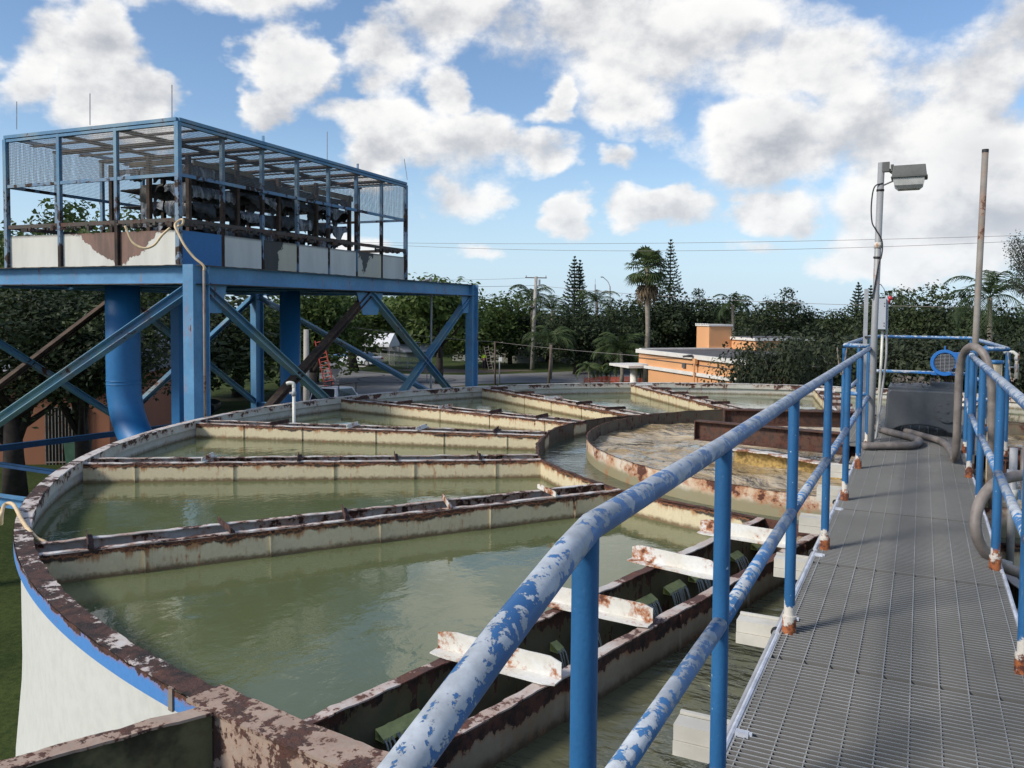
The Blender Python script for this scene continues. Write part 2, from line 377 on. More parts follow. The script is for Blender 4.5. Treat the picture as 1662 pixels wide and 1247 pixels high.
water('water_well', (.34, .245, .125), (.25, .18, .09), 2.4, .16, (1, 1.3, 1), (.50, .41, .28), .06)
water('water_channel', (.065, .082, .052), (.085, .10, .065), 9, .020)
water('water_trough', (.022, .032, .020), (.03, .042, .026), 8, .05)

def spill_mat():
    m, N, b, oc = newmat('water_spill')
    N.put(b.inputs['Base Color'], (.55, .6, .58, 1)); b.inputs['Roughness'].default_value = .08
    b.inputs['Transmission Weight'].default_value = .35
spill_mat()
plain('weir_lip', (.66, .68, .26), .5, 0, .2, 9)

def mesh_mat():
    m, N, b, oc = newmat('wire_mesh')
    x, y, z = N.sep(oc)
    def line(c): return N.math('LESS_THAN', N.math('FRACT', N.math('MULTIPLY', c, 1/.03)), .19)
    # sheet objects keep their own plane in x and y
    a = N.math('MAXIMUM', line(x), line(y))
    N.put(b.inputs['Base Color'], (.12, .12, .12, 1)); b.inputs['Roughness'].default_value = .6
    N.put(b.inputs['Alpha'], a)
mesh_mat()
def tarp_mat():
    m, N, b, oc = newmat('tray_slime')
    v = N.noise(N.scalev(oc, (1, 1, .18)), 9, 8, .72, .5)
    c = N.mix(N.mapr(v, .42, .66), (.03, .033, .038), (.30, .32, .36))
    N.put(b.inputs['Base Color'], c); b.inputs['Roughness'].default_value = .3
    bump(N, b, v, .03)
tarp_mat()
def netting():
    m, N, b, oc = newmat('fence_net')
    x, y, z = N.sep(oc)
    def line(c): return N.math('LESS_THAN', N.math('FRACT', N.math('MULTIPLY', c, 1/.10)), .45)
    N.put(b.inputs['Base Color'], (.62, .10, .05, 1)); N.put(b.inputs['Alpha'], N.math('MAXIMUM', line(x), line(y)))
    m, N, b, oc = newmat('chain_link')
    x, y, z = N.sep(oc)
    def line2(c): return N.math('LESS_THAN', N.math('FRACT', N.math('MULTIPLY', c, 1/.09)), .16)
    N.put(b.inputs['Base Color'], (.30, .31, .31, 1)); N.put(b.inputs['Alpha'], N.math('MAXIMUM', line2(N.math('ADD', x, y)), line2(N.math('SUBTRACT', x, y))))
netting()

# ---------------------------------------------------------------- mesh helpers
class MB:
    def __init__(s): s.v = []; s.f = []; s.m = []; s.cur = 0
    def face(s, idx): s.f.append(tuple(idx)); s.m.append(s.cur)
    def add(s, vs, fs):
        o = len(s.v); s.v += [tuple(v) for v in vs]
        for f in fs: s.face([i+o for i in f])
    def box(s, c, size, M=None):
        hx, hy, hz = size[0]/2, size[1]/2, size[2]/2
        vs = [Vector((sx*hx, sy*hy, sz*hz)) for sz in (-1, 1) for sy in (-1, 1) for sx in (-1, 1)]
        if M is not None: vs = [M @ v for v in vs]
        c = Vector(c)
        s.add([v+c for v in vs], [(0,2,3,1),(4,5,7,6),(0,1,5,4),(2,6,7,3),(0,4,6,2),(1,3,7,5)])
    def beam(s, a, b, w, h, up=(0, 0, 1), prof=None):
        """bar from a to b: w sideways, h along up; prof: list of 2-D outline points"""
        a = Vector(a); b = Vector(b); d = (b-a); L = d.length; d.normalize(); up = Vector(up)
        sd_ = d.cross(up)
        if sd_.length < 1e-5: sd_ = d.cross(Vector((1, 0, 0)))
        sd_.normalize(); u = sd_.cross(d)
        P = prof or [(-w/2, -h/2), (w/2, -h/2), (w/2, h/2), (-w/2, h/2)]
        n = len(P)
        vs = [a+sd_*x+u*y for x, y in P] + [b+sd_*x+u*y for x, y in P]
        fs = [(i, (i+1) % n, n+(i+1) % n, n+i) for i in range(n)] + [tuple(range(n))[::-1], tuple(range(n, 2*n))]
        s.add(vs, fs)
    def ibeam(s, a, b, w, h, up=(0, 0, 1), tf=.015, tw=.012):
        P = [(-w/2, -h/2), (w/2, -h/2), (w/2, -h/2+tf), (tw/2, -h/2+tf), (tw/2, h/2-tf), (w/2, h/2-tf), (w/2, h/2), (-w/2, h/2), (-w/2, h/2-tf), (-tw/2, h/2-tf), (-tw/2, -h/2+tf), (-w/2, -h/2+tf)]
        s.beam(a, b, w, h, up, P)
    def angle(s, a, b, w, h, up=(0, 0, 1), t=.008, flip=1):
        P = [(0, 0), (w, 0), (w, t), (t, t), (t, h), (0, h)]
        P = [(x*flip, y) for x, y in P]
        if flip < 0: P = P[::-1]
        s.beam(a, b, w, h, up, P)
    def tube(s, pts, r, n=12, cap=True, rads=None):
        pts = [Vector(p) for p in pts]; k = len(pts)
        t0 = (pts[1]-pts[0]).normalized()
        ref = Vector((0, 0, 1)) if abs(t0.z) < .9 else Vector((1, 0, 0))
        u = t0.cross(ref).normalized(); rings = []; o = len(s.v)
        for i, p in enumerate(pts):
            if i == 0: t = pts[1]-pts[0]
            elif i == k-1: t = pts[-1]-pts[-2]
            else: t = (pts[i+1]-p).normalized()+(p-pts[i-1]).normalized()
            t.normalize(); u = (u-t*u.dot(t)).normalized(); w = t.cross(u)
            rr = rads[i] if rads else r
            if 0 < i < k-1:
                c = t.dot((pts[i+1]-p).normalized()); rr_ = rr
            for j in range(n):
                a = 2*math.pi*j/n; s.v.append(tuple(p+(u*math.cos(a)+w*math.sin(a))*rr))
        for i in range(k-1):
            for j in range(n):
                s.face((o+i*n+j, o+i*n+(j+1) % n, o+(i+1)*n+(j+1) % n, o+(i+1)*n+j))
        if cap: s.face([o+j for j in range(n)][::-1]); s.face([o+(k-1)*n+j for j in range(n)])
    def lathe(s, prof, c=(0, 0), n=96, a0=0., a1=2*math.pi, closed=False, jit=None):
        o = len(s.v); full = abs(a1-a0-2*math.pi) < 1e-6; m = n if full else n+1
        for i in range(m):
            a = a0+(a1-a0)*i/n
            for q, (r, z) in enumerate(prof):
                jr, jz = jit(i, q, a) if jit else (0, 0)
                s.v.append((c[0]+(r+jr)*math.cos(a), c[1]+(r+jr)*math.sin(a), z+jz))
        k = len(prof)
        for i in range(n):
            i2 = (i+1) % m
            for q in range(k if closed else k-1):
                q2 = (q+1) % k
                s.face((o+i*k+q, o+i2*k+q, o+i2*k+q2, o+i*k+q2))
    def ragged(s, a, b, w, t, amp=.012, step=.05, side=(0, 0, 0), seed=0, zj=.004, bite=.0):
        """flat corroded flange strip between a and b, w wide, t thick, with eaten edges"""
        a = Vector(a); b = Vector(b); d = b-a; L = d.length; d.normalize(); sd_ = d.cross(Vector((0, 0, 1))).normalized()
        n = max(2, int(L/step)); o = len(s.v)
        for i in range(n+1):
            p = a+d*(L*i/n)
            j1 = mnoise.noise(Vector((p.x*9+seed, p.y*9, 1.3)))+.6*mnoise.noise(Vector((p.x*27+seed, p.y*27, 5.)))
            j2 = mnoise.noise(Vector((p.x*9+seed, p.y*9, 7.3)))+.6*mnoise.noise(Vector((p.x*27+seed, p.y*27, 9.)))
            q = mnoise.noise(Vector((p.x*2.3+seed, p.y*2.3, 3.1)))
            e1 = w/2+amp*j1-(bite*max(0, q-.25)*3); e2 = w/2+amp*j2
            z = zj*mnoise.noise(Vector((p.x*6, p.y*6, 11.+seed)))*2
            e1 = max(e1, w*.12)
            for (e, zz) in ((e1, 0), (-e2, 0), (-e2, -t), (e1, -t)):
                s.v.append((p.x+sd_.x*e, p.y+sd_.y*e, p.z+zz+z))
        for i in range(n):
            for q in range(4): s.face((o+i*4+q, o+i*4+(q+1) % 4, o+i*4+4+(q+1) % 4, o+i*4+4+q))
        s.face((o, o+3, o+2, o+1)); s.face((o+n*4, o+n*4+1, o+n*4+2, o+n*4+3))
    def build(s, name, mats, parent=None, smooth=False, loc=None):
        me = bpy.data.meshes.new(name); me.from_pydata(s.v, [], s.f)
        if isinstance(mats, str): mats = [mats]
        for m in mats: me.materials.append(MATS[m])
        if len(mats) > 1: me.polygons.foreach_set('material_index', s.m)
        if smooth: me.polygons.foreach_set('use_smooth', [True]*len(me.polygons))
        me.update(); me.validate()
        ob = bpy.data.objects.new(name, me); COL.objects.link(ob)
        if parent is not None: link(ob, parent)
        if loc is not None: ob.location = loc
        return ob
def _split(s, name, mats, parent=None, smooth=False):
    """each separate piece becomes an object of its own"""
    p = list(range(len(s.v)))
    def find(i):
        while p[i] != i: p[i] = p[p[i]]; i = p[i]
        return i
    for f in s.f:
        r0 = find(f[0])
        for i in f[1:]: p[find(i)] = r0
    G = {}
    for f, mi in zip(s.f, s.m): G.setdefault(find(f[0]), []).append((f, mi))
    out = []
    for fs in G.values():
        q = MB(); mp = {}
        for f, mi in fs:
            for i in f:
                if i not in mp: mp[i] = len(q.v); q.v.append(s.v[i])
            q.f.append(tuple(mp[i] for i in f)); q.m.append(mi)
        out.append(q.build(name, mats, parent, smooth))
    return out
MB.split = _split
def world_loc(o):
    m = Vector(o.location)
    return m
def link(ob, parent):
    ob.parent = parent
    M = parent.matrix_basis.copy(); q = parent.parent
    T = parent.matrix_basis
    if q is not None: T = q.matrix_basis @ parent.matrix_parent_inverse @ parent.matrix_basis
    ob.matrix_parent_inverse = T.inverted()
def tag(o, label=None, cat=None, group=None, kind=None):
    if label: o['label'] = label
    if cat: o['category'] = cat
    if group: o['group'] = group
    if kind: o['kind'] = kind
    return o
def thing(name, label, cat, loc=(0, 0, 0), group=None):
    o = bpy.data.objects.new(name, None); COL.objects.link(o); o.location = loc; o.empty_display_size = .2
    return tag(o, label, cat, group)
def smooth_by_angle(o, ang=40):
    me = o.data
    me.polygons.foreach_set('use_smooth', [True]*len(me.polygons))
    import bmesh
    bm = bmesh.new(); bm.from_mesh(me)
    for e in bm.edges:
        if len(e.link_faces) == 2 and e.calc_face_angle(0) > R(ang): e.smooth = False
    bm.to_mesh(me); bm.free()
def copy_tree(o, parent=None):
    c = o.copy(); COL.objects.link(c)
    if parent is not None: c.parent = parent; c.matrix_parent_inverse = o.matrix_parent_inverse.copy()
    for ch in [q for q in o.children]: copy_tree(ch, c)
    return c
def bez(pts, n=8):
    """smooth path through points (Catmull-Rom)"""
    P = [Vector(p) for p in pts]; P = [P[0]*2-P[1]]+P+[P[-1]*2-P[-2]]; out = []
    for i in range(1, len(P)-2):
        for k in range(n):
            t = k/n; a, b, c, d = P[i-1], P[i], P[i+1], P[i+2]
            out.append(.5*((2*b)+(c-a)*t+(2*a-5*b+4*c-d)*t*t+(3*b-a-3*c+d)*t**3))
    out.append(P[-2]); return out
def wmat(o):
    if o.parent is None: return o.matrix_basis.copy()
    return wmat(o.parent) @ o.matrix_parent_inverse @ o.matrix_basis
def link(ob, parent):
    ob.parent = parent; ob.matrix_parent_inverse = wmat(parent).inverted()
GZ = -4.55; ZR = -.30; ZT = -.335; ZW = -.56
# ================================================================= THE TANK
RC = Vector((-1.2, 11.8, 0)); RR = 9.30
tank = thing('clarifier_tank', 'large round white steel clarifier tank of green water with rusty rim and radial troughs', 'water tank', (RC.x, RC.y, GZ))
mb = MB()
mb.lathe([(RR-.03, ZR-.02), (RR-.03, -1.3), (RR-.02, -1.55), (RR+.03, -2.1), (RR+.05, -2.6), (RR+.05, GZ)], (RC.x, RC.y), 200)
smooth_by_angle(mb.build('tank_wall', 'tank_wall_paint', tank))
def jr(i, q, a):
    p = Vector((math.cos(a)*RR, math.sin(a)*RR, q*3.1))
    if q in (1, 2): return (.012*mnoise.noise(p*7)+.008*mnoise.noise(p*23), .004*mnoise.noise(p*5))
    return (0, 0)
mb = MB(); mb.lathe([(RR+.012, ZR), (RR-.11, ZR), (RR-.11, ZR-.010), (RR+.010, ZR-.010)], (RC.x, RC.y), 900, closed=True, jit=jr)
mb.build('rim_flange', 'rim_top', tank)
def jb(i, q, a):
    p = Vector((math.cos(a)*RR, math.sin(a)*RR, 0))
    return (0, .010*mnoise.noise(p*6)+.006*mnoise.noise(p*19)) if q == 0 else (0, 0)
mb = MB(); mb.lathe([(RR+.016, ZR-.006), (RR+.016, ZR-.105), (RR-.02, ZR-.105)], (RC.x, RC.y), 900, jit=jb)
smooth_by_angle(mb.build('blue_band', 'band_blue', tank))
mb = MB(); mb.lathe([(RR-.10, ZR-.012), (RR-.10, ZR-.12), (RR-.055, ZR-.135), (RR-.055, -1.3), (RR-.06, -1.3)], (RC.x, RC.y), 260)
smooth_by_angle(mb.build('inner_wall', 'rim_inner', tank))
# small welded joint covers on the band, where the segments of the rim meet
mb = MB()
for a in (-101.5, -131, -160):
    c = RC+Vector((math.cos(R(a)), math.sin(R(a)), 0))*(RR+.02); c.z = ZR-.055
    mb.box(c, (.012, .035, .11), Matrix.Rotation(R(a), 3, 'Z'))
mb.split('joint_plate', 'pole_rust', tank)

def rim_hit(p, d, rad=RR-.10):        # where the line p + t d meets the rim circle
    q = p-Vector((RC.x, RC.y)); b = q.dot(d); c = q.dot(q)-rad*rad
    return p+d*(-b+math.sqrt(b*b-c))
TI = [(-.94, 7.30, .60), (-2.80, 7.97, .37), (-4.15, 9.17, .37), (-4.86, 10.98, .37), (-4.92, 12.44, .37), (-4.30, 13.82, .37), (-3.00, 15.55, .37), (-1.22, 16.25, .37)]
TO = [(-2.06, 2.75), (-5.77, 3.92), (-8.65, 6.40), (-10.15, 9.46), (-10.1, 13.35), (-8.30, 16.45), (-5.60, 18.8), (-2.0, 20.4)]
TR = []
for (ix, iy, w), (ox, oy) in zip(TI, TO): TR.append((Vector((ix, iy)), Vector((ox, oy)), w))
MX = -.42
for k in range(7, -1, -1):
    a, b, w = TR[k]; TR.append((Vector((2*MX-a.x, a.y)), Vector((2*MX-b.x, b.y)), w))
names = ['nearest trough left of the walkway, long dark rusty box crossed by white braces',
 'second trough from the walkway, ending beside the tan hose on the rim', 'third trough, straight across the middle of the green water',
 'fourth trough, starting at the foot of the corner column', 'fifth trough, behind the white pipe with the bent top',
 'sixth trough, starting in front of the road', 'seventh trough, starting in front of the orange building', 'eighth trough, beside the far end of the walkway',
 None, None, None, None, None, None, None, 'nearest trough right of the walkway, crossed by white braces']
sides = []
for k, (pi_, po_, w) in enumerate(TR):
    d = (po_-pi_).normalized(); n = Vector((-d.y, d.x)); hw = w/2
    near = k in (0, 15)
    ends = []
    mb = MB(); top = MB(); rib = MB()
    for s in (1, -1):
        a = pi_+n*hw*s; b = rim_hit(a, d); ends.append((a, b))
        for face, off in ((0, .0), (1, -.012)):
            pass
        aa = Vector((a.x, a.y, ZT-.01)); bb = Vector((b.x, b.y, ZT-.01)); t = n.to_3d()*(.006*s)
        zb = -1.15
        vs = [aa+t, bb+t, Vector((b.x, b.y, zb))+t, Vector((a.x, a.y, zb))+t, aa-t, bb-t, Vector((b.x, b.y, zb))-t, Vector((a.x, a.y, zb))-t]
        o = len(mb.v); mb.v += [tuple(v) for v in vs]
        mb.cur = 0; mb.face((o, o+1, o+2, o+3) if s > 0 else (o+3, o+2, o+1, o))
        mb.cur = 1; mb.face((o+4, o+7, o+6, o+5) if s > 0 else (o+5, o+6, o+7, o+4)); mb.face((o, o+4, o+5, o+1)); mb.face((o+3, o+2, o+6, o+7)); mb.face((o, o+3, o+7, o+4)); mb.face((o+1, o+5, o+6, o+2))
        # eaten top angle, leaning inwards, with a short lip
        sh = n*(-.028*s)
        top.ragged((a.x+sh.x, a.y+sh.y, ZT), (b.x+sh.x, b.y+sh.y, ZT), .066 if near else .058, .008, .010, .04, seed=k*3+s, bite=.010 if not near else .004)
        L = (b-a).length; q = .55
        while q < L-.2:
            c = a+d*q+n*(.012*s); rib.box((c.x, c.y, ZT-.12), (.010, .022, .22), Matrix.Rotation(math.atan2(d.y, d.x), 3, 'Z')); q += random.uniform(.9, 1.25)
    sides.append((ends, d, n))
    # end plate
    e0 = ends[0][0]; e1 = ends[1][0]; mb.cur = 0
    mb.beam((e0.x-d.x*.01, e0.y-d.y*.01, -.74), (e1.x-d.x*.01, e1.y-d.y*.01, -.74), .012, .80)
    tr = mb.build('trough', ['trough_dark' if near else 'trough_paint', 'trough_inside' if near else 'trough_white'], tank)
    if names[k]: tr['label'] = names[k]
    top.split('top_flange', 'near_top' if near else 'trough_top', tr)
    rib.split('rib', 'trough_dark' if near else 'trough_paint', tr)
    # cross braces
    if k == 0:
        prs = [((712, 1052), (912, 1104)), ((884, 974), (1060, 1012)), ((1027, 906), (1166, 937)), ((1137, 862), (1290, 887))]
        cr = []
        for (p, q) in prs:
            A = at_z(*p, ZT+.01); Bq = at_z(*q, ZT+.01); cr.append((A, Bq))
        bw, bh = .095, .105
    else:
        cr = []; L = (ends[0][1]-ends[0][0]).length; q = .75
        while q < L-.3:
            sk = random.uniform(-.05, .09); ov = .03
            A = ends[0][0]+d*(q+sk)+n*ov; Bq = ends[1][0]+d*(q-sk*.3)-n*ov
            cr.append((Vector((A.x, A.y, ZT+.006)), Vector((Bq.x, Bq.y, ZT+.006)))); q += random.uniform(.95, 1.2)
        bw, bh = (.07, .08) if k == 15 else (.045, .05)
    for A, Bq in cr:
        m = MB(); dd = (Bq-A).normalized(); st = 7; side = dd.cross(Vector((0, 0, 1)))
        # L-section with frayed ends
        for h0, h1, u in ((0, 0, side), ):
            pass
        n_ = 12; o = len(m.v)
        for i in range(n_+1):
            p = A.lerp(Bq, i/n_); ws = 1 if 0 < i < n_ else .82
            jj = .005*mnoise.noise(p*40)
            for (x, z) in ((0, 0), ((bw*ws+jj), 0), ((bw*ws+jj), .007), (.007, .007), (.007, bh*ws+jj), (0, bh*ws+jj)):
                m.v.append(tuple(p+side*x+Vector((0, 0, z))))
        for i in range(n_):
            for q in range(6): m.face((o+i*6+q, o+i*6+(q+1) % 6, o+i*6+6+(q+1) % 6, o+i*6+6+q))
        for e in (0, n_): m.face([o+e*6+q for q in range(6)])
        m.build('cross_brace', 'brace_paint' if k in (0, 15) else random.choice(['brace_paint', 'trough_dark', 'trough_dark']), tr)

# collector ring of plates between the inner ends of the troughs
cr = MB(); crt = MB()
for k in range(16):
    k2 = (k+1) % 16
    e = sides[k][0]; f = sides[k2][0]
    # neighbouring corners
    best = min(((a, b) for a in (e[0][0], e[1][0]) for b in (f[0][0], f[1][0])), key=lambda t: (t[0]-t[1]).length)
    a, b = best
    m = (a+b)/2; out = (m-Vector((-.5, 11.9))).normalized(); m2 = m+out*.05
    for p, q in ((a, m2), (m2, b)):
        n2 = Vector((p.y-q.y, q.x-p.x)).normalized()*.006
        if n2.dot(out) < 0: n2 = -n2
        pp = [Vector((p.x, p.y, ZT-.012)), Vector((q.x, q.y, ZT-.012)), Vector((q.x, q.y, -1.15)), Vector((p.x, p.y, -1.15))]
        o = len(cr.v); cr.v += [tuple(v+n2.to_3d()) for v in pp]+[tuple(v-n2.to_3d()) for v in pp]
        cr.cur = 0; cr.face((o, o+1, o+2, o+3)); cr.cur = 1; cr.face((o+4, o+7, o+6, o+5)); cr.face((o, o+4, o+5, o+1))
        crt.ragged((p.x, p.y, ZT), (q.x, q.y, ZT), .04, .010, .014, .035, seed=k, bite=.008)
ring = cr.split('collector_ring', ['trough_paint', 'well_inside'], tank)[0]
crt.split('top_flange', 'trough_dark', ring)

# centre well
WC = Vector((-.62, 12.12, 0)); WR = 3.78
def jw(i, q, a):
    p = Vector((math.cos(a)*WR, math.sin(a)*WR, 0))
    return (0, .010*mnoise.noise(p*5)+.010*mnoise.noise(p*16)) if q in (2, 3) else (0, 0)
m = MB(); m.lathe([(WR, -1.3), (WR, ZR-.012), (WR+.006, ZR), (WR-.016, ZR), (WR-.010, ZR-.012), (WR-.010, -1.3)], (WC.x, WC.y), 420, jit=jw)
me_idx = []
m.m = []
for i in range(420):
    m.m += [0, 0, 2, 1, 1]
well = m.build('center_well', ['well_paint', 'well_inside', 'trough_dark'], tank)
# steel outlet box outside the rim at bottom left
bx = MB(); ins = MB()
P0 = Vector((-2.735, 2.60, 0)); P1 = Vector((-3.62, .92, 0)); P2 = Vector((-.55, .55, 0))
ob = MB()
for a, b in ((P0, P1), (P1, P2)):
    d = (b-a).normalized(); n = Vector((-d.y, d.x, 0))
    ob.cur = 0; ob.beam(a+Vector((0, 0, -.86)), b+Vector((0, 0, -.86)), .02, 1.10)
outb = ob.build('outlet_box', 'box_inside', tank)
t2 = MB(); t2.ragged(P0+Vector((0, 0, ZR+.006)), P1+Vector((0, 0, ZR+.006)), .085, .012, .010, .03, seed=2)
t2.ragged(P1+Vector((0, 0, ZR+.006)), P2+Vector((0, 0, ZR+.006)), .085, .012, .010, .03, seed=4)
t2.split('box_flange', 'box_rust', outb)
t3 = MB(); t3.lathe([(RR+.045, ZR+.004), (RR-.135, ZR+.004), (RR-.135, ZR-.012), (RR+.043, ZR-.012)], (RC.x, RC.y), 160, R(-100.5), R(-80), closed=True, jit=jr)
t3.lathe([(RR+.024, ZR-.010), (RR+.024, -1.3), (RR+.0, -1.3)], (RC.x, RC.y), 120, R(-99.8), R(-80))
t3.split('box_back_flange', 'box_rust', outb)

# ---------------------------------------------------------------- water
wt = MB()
arc_c = Vector((RC.x, RC.y))
for k in range(16):
    k2 = (k+1) % 16
    (e, d1, n1), (f, d2, n2) = sides[k], sides[k2]
    a, b = min(((x, y) for x in e for y in f), key=lambda t: (t[0][0]-t[1][0]).length)
    aw = math.atan2(a[1].y-RC.y, a[1].x-RC.x); bw_ = math.atan2(b[1].y-RC.y, b[1].x-RC.x)
    dlt = (bw_-aw+math.pi) % (2*math.pi)-math.pi
    pts = [a[0], a[1]]+[arc_c+Vector((math.cos(aw+dlt*i/24), math.sin(aw+dlt*i/24)))*(RR-.05) for i in range(25)]+[b[1], b[0]]
    c = len(wt.v); wt.v += [(p.x, p.y, ZW) for p in pts]
    wt.cur = 1 if k in (15,) else 0
    idx = list(range(c, c+len(pts)))
    if dlt > 0: pass
    wt.face(idx if dlt > 0 else idx[::-1])
wo = wt.build('water', ['water_green', 'water_ripple']); tag(wo, kind='structure')
def up_normals(ob):
    me = ob.data
    me.update()
    import bmesh
    bm = bmesh.new(); bm.from_mesh(me)
    for f in bm.faces:
        if f.normal.z < 0: f.normal_flip()
    bm.to_mesh(me); bm.free()
up_normals(wo)
# the choppy sector is the one between the nearest trough and the walkway and its mirror: cut finely enough for real small waves
ch = MB(); c = 0; poly = []
for k in range(16):
    e = sides[k][0]
    pr = sorted((e[0][0], e[1][0]), key=lambda v: math.atan2(v.y-11.9, v.x+.5))
    poly.append((math.atan2(TR[k][0].y-11.9, TR[k][0].x+.5), pr))
poly.sort(key=lambda t: t[0])
pts = [p for _, q in poly for p in q]
ch.v = [(p.x, p.y, ZW) for p in pts]; ch.face(range(len(pts)))
w2 = ch.build('channel_water', 'water_channel'); tag(w2, kind='structure'); up_normals(w2)
# well water: real swell
ww = MB(); nr, na = 46, 130
for i in range(nr+1):
    r = (WR-.012)*i/nr
    for j in range(na):
        a = 2*math.pi*j/na; x = WC.x+r*math.cos(a); y = WC.y+r*math.sin(a)
        p = Vector((x*.9, y*1.3, 0)); z = .06*mnoise.noise(p*1.1)+.04*mnoise.noise(p*2.6)+.018*mnoise.noise(p*6)
        ww.v.append((x, y, ZW+.075+z))
for i in range(nr):
    for j in range(na): ww.face((i*na+j, (i+1)*na+j, (i+1)*na+(j+1) % na, i*na+(j+1) % na))
w3 = ww.build('swirling_water', 'water_well', smooth=True); tag(w3, kind='structure'); up_normals(w3)
# low water inside the troughs and the outlet box
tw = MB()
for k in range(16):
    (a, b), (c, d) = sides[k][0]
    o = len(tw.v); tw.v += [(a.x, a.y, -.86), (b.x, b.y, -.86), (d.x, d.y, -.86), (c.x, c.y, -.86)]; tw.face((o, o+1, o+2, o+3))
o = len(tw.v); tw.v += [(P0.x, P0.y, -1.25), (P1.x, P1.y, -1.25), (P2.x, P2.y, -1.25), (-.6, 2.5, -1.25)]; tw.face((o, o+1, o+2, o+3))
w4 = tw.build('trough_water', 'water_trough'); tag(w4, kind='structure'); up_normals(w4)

# water spilling through the slots of the near trough
(e0, d0, n0) = sides[0]
lw = e0[0] if e0[0][0].x < e0[1][0].x else e0[1]; rw = e0[1] if lw is e0[0] else e0[0]
def on_wall(w, px, z=-.56):
    p = at_z(px[0], px[1], z); a, b = w; d = (b-a).normalized(); t = (Vector((p.x, p.y))-a).dot(d); q = a+d*t
    return Vector((q.x, q.y, z)), d
inw = (rw[0]-lw[0]).normalized()
spills = [(((528, 1224), (552, 1206)), 1.0), (((602, 1190), (663, 1152)), 1.), (((876, 1046), (884, 1040)), .8), (((908, 1028), (934, 1012)), 1.), (((1000, 978), (1028, 962)), 1.), (((1050, 953), (1076, 940)), 1.), (((1098, 935), (1120, 924)), .9), (((1152, 900), (1166, 892)), .8), (((1188, 882), (1202, 874)), .8)]
slab = ['at the bottom picture edge', 'widest one, nearest the camera', 'single thin stream',
 'half behind the first post', 'left one of the pair between two white braces', 'right one of the pair between two white braces', 'under the third white brace', 'behind the second railing post', 'farthest one, under the fourth white brace']
for (pp, kk), lb in zip(spills, slab):
    A, d = on_wall(lw, pp[0]); Bq, d = on_wall(lw, pp[1])
    if (Bq-A).length < .05: Bq = A+(Bq-A).normalized()*.05
    t = thing('water_spill', 'small water jet in the near trough, '+lb, 'water jet', A, 'water jets inside the near trough')
    l = MB(); off = inw.to_3d()*.012
    # lip of water in the slot, its pale colour stands for light passing through
    k = 10; o = len(l.v)
    for i in range(k+1):
        p = A.lerp(Bq, i/k)+off
        for (u, z) in ((0, .030), (.055, -.002), (.060, -.020), (.0, -.020)): l.v.append(tuple(p+inw.to_3d()*(u+.006*mnoise.noise(p*50))+Vector((0, 0, z))))
    for i in range(k):
        for q in range(4): l.face((o+i*4+q, o+i*4+(q+1) % 4, o+i*4+4+(q+1) % 4, o+i*4+4+q))
    l.build('weir_lip', 'weir_lip', t)
    sp = MB(); L = (Bq-A).length; ns = max(3, int(L/.022))
    for i in range(ns):
        f = (i+.5+random.uniform(-.35, .35))/ns; p = A.lerp(Bq, f)+off; v = random.uniform(.05, .10)
        pts = [p+inw.to_3d()*(.055+v*s*1.1)+Vector((0, 0, -.005-.27*s*s)) for s in (0, .25, .5, .75, 1.)]
        sp.tube(pts, .0024, 5, rads=[.006, .0055, .0045, .0038, .003])
    sp.build('falling_water', 'water_spill', t, smooth=True)

# rusty steel beams over the well, torn steel flap with froth under it
def ib(px0, px1, z, h, label, name='steel_beam'):
    A = at_z(*px0, z); Bq = at_z(*px1, z); Bq = Bq+(Bq-A).normalized()*1.9
    t = thing(name, label, 'steel beam', A, 'steel beams over the centre well')
    m = MB(); m.ibeam(A-Vector((0, 0, h/2)), Bq-Vector((0, 0, h/2)), .16, h, tf=.014, tw=.010); m.build('beam', 'ibeam_rust', t)
    m = MB(); d = (Bq-A).normalized()
    m.beam(A+Vector((0, 0, -h/2))-d*.012, A+Vector((0, 0, -h/2)), .165, h+.004); m.build('end_plate', 'ibeam_rust', t)
ib((1132, 682), (1370, 703), -.06, .27, 'near one of two brown rusty steel beams over the swirling tan water')
ib((1176, 664), (1370, 668), -.06, .24, 'far one of two brown rusty steel beams, half hidden behind the near beam')
fl = thing('torn_plate', 'torn white-topped steel plate with yellow froth, sticking out of the swirling tan water', 'steel plate', at_z(1250, 745, -.36))
m = MB(); A = at_z(1192, 727, -.29); Bq = at_z(1400, 760, -.33); m.ragged(A, Bq, .16, .012, .03, .04, seed=5, zj=.01); m.build('plate', 'brace_paint', fl)
m = MB(); k = 34
pl = [A.lerp(Bq, i/k)+Vector((.0, .02, 0)) for i in range(k+1)]
for i, p in enumerate(pl):
    dd = .22+.07*mnoise.noise(p*6)-.04*(i/k)
    for (u, z) in ((.05, -.014), (-.02+.03*mnoise.noise(p*9), -dd*.5), (.03, -dd)): m.v.append((p.x, p.y-u+.03*mnoise.noise(p*13+Vector((0,0,z*20))), p.z+z))
for i in range(k):
    for q in range(2): m.face((i*3+q, i*3+q+1, i*3+q+4, i*3+q+3))
plain('froth', (.40, .27, .09), .7, 0, .5, 22, .03)
m.build('froth', 'froth', fl, smooth=True)

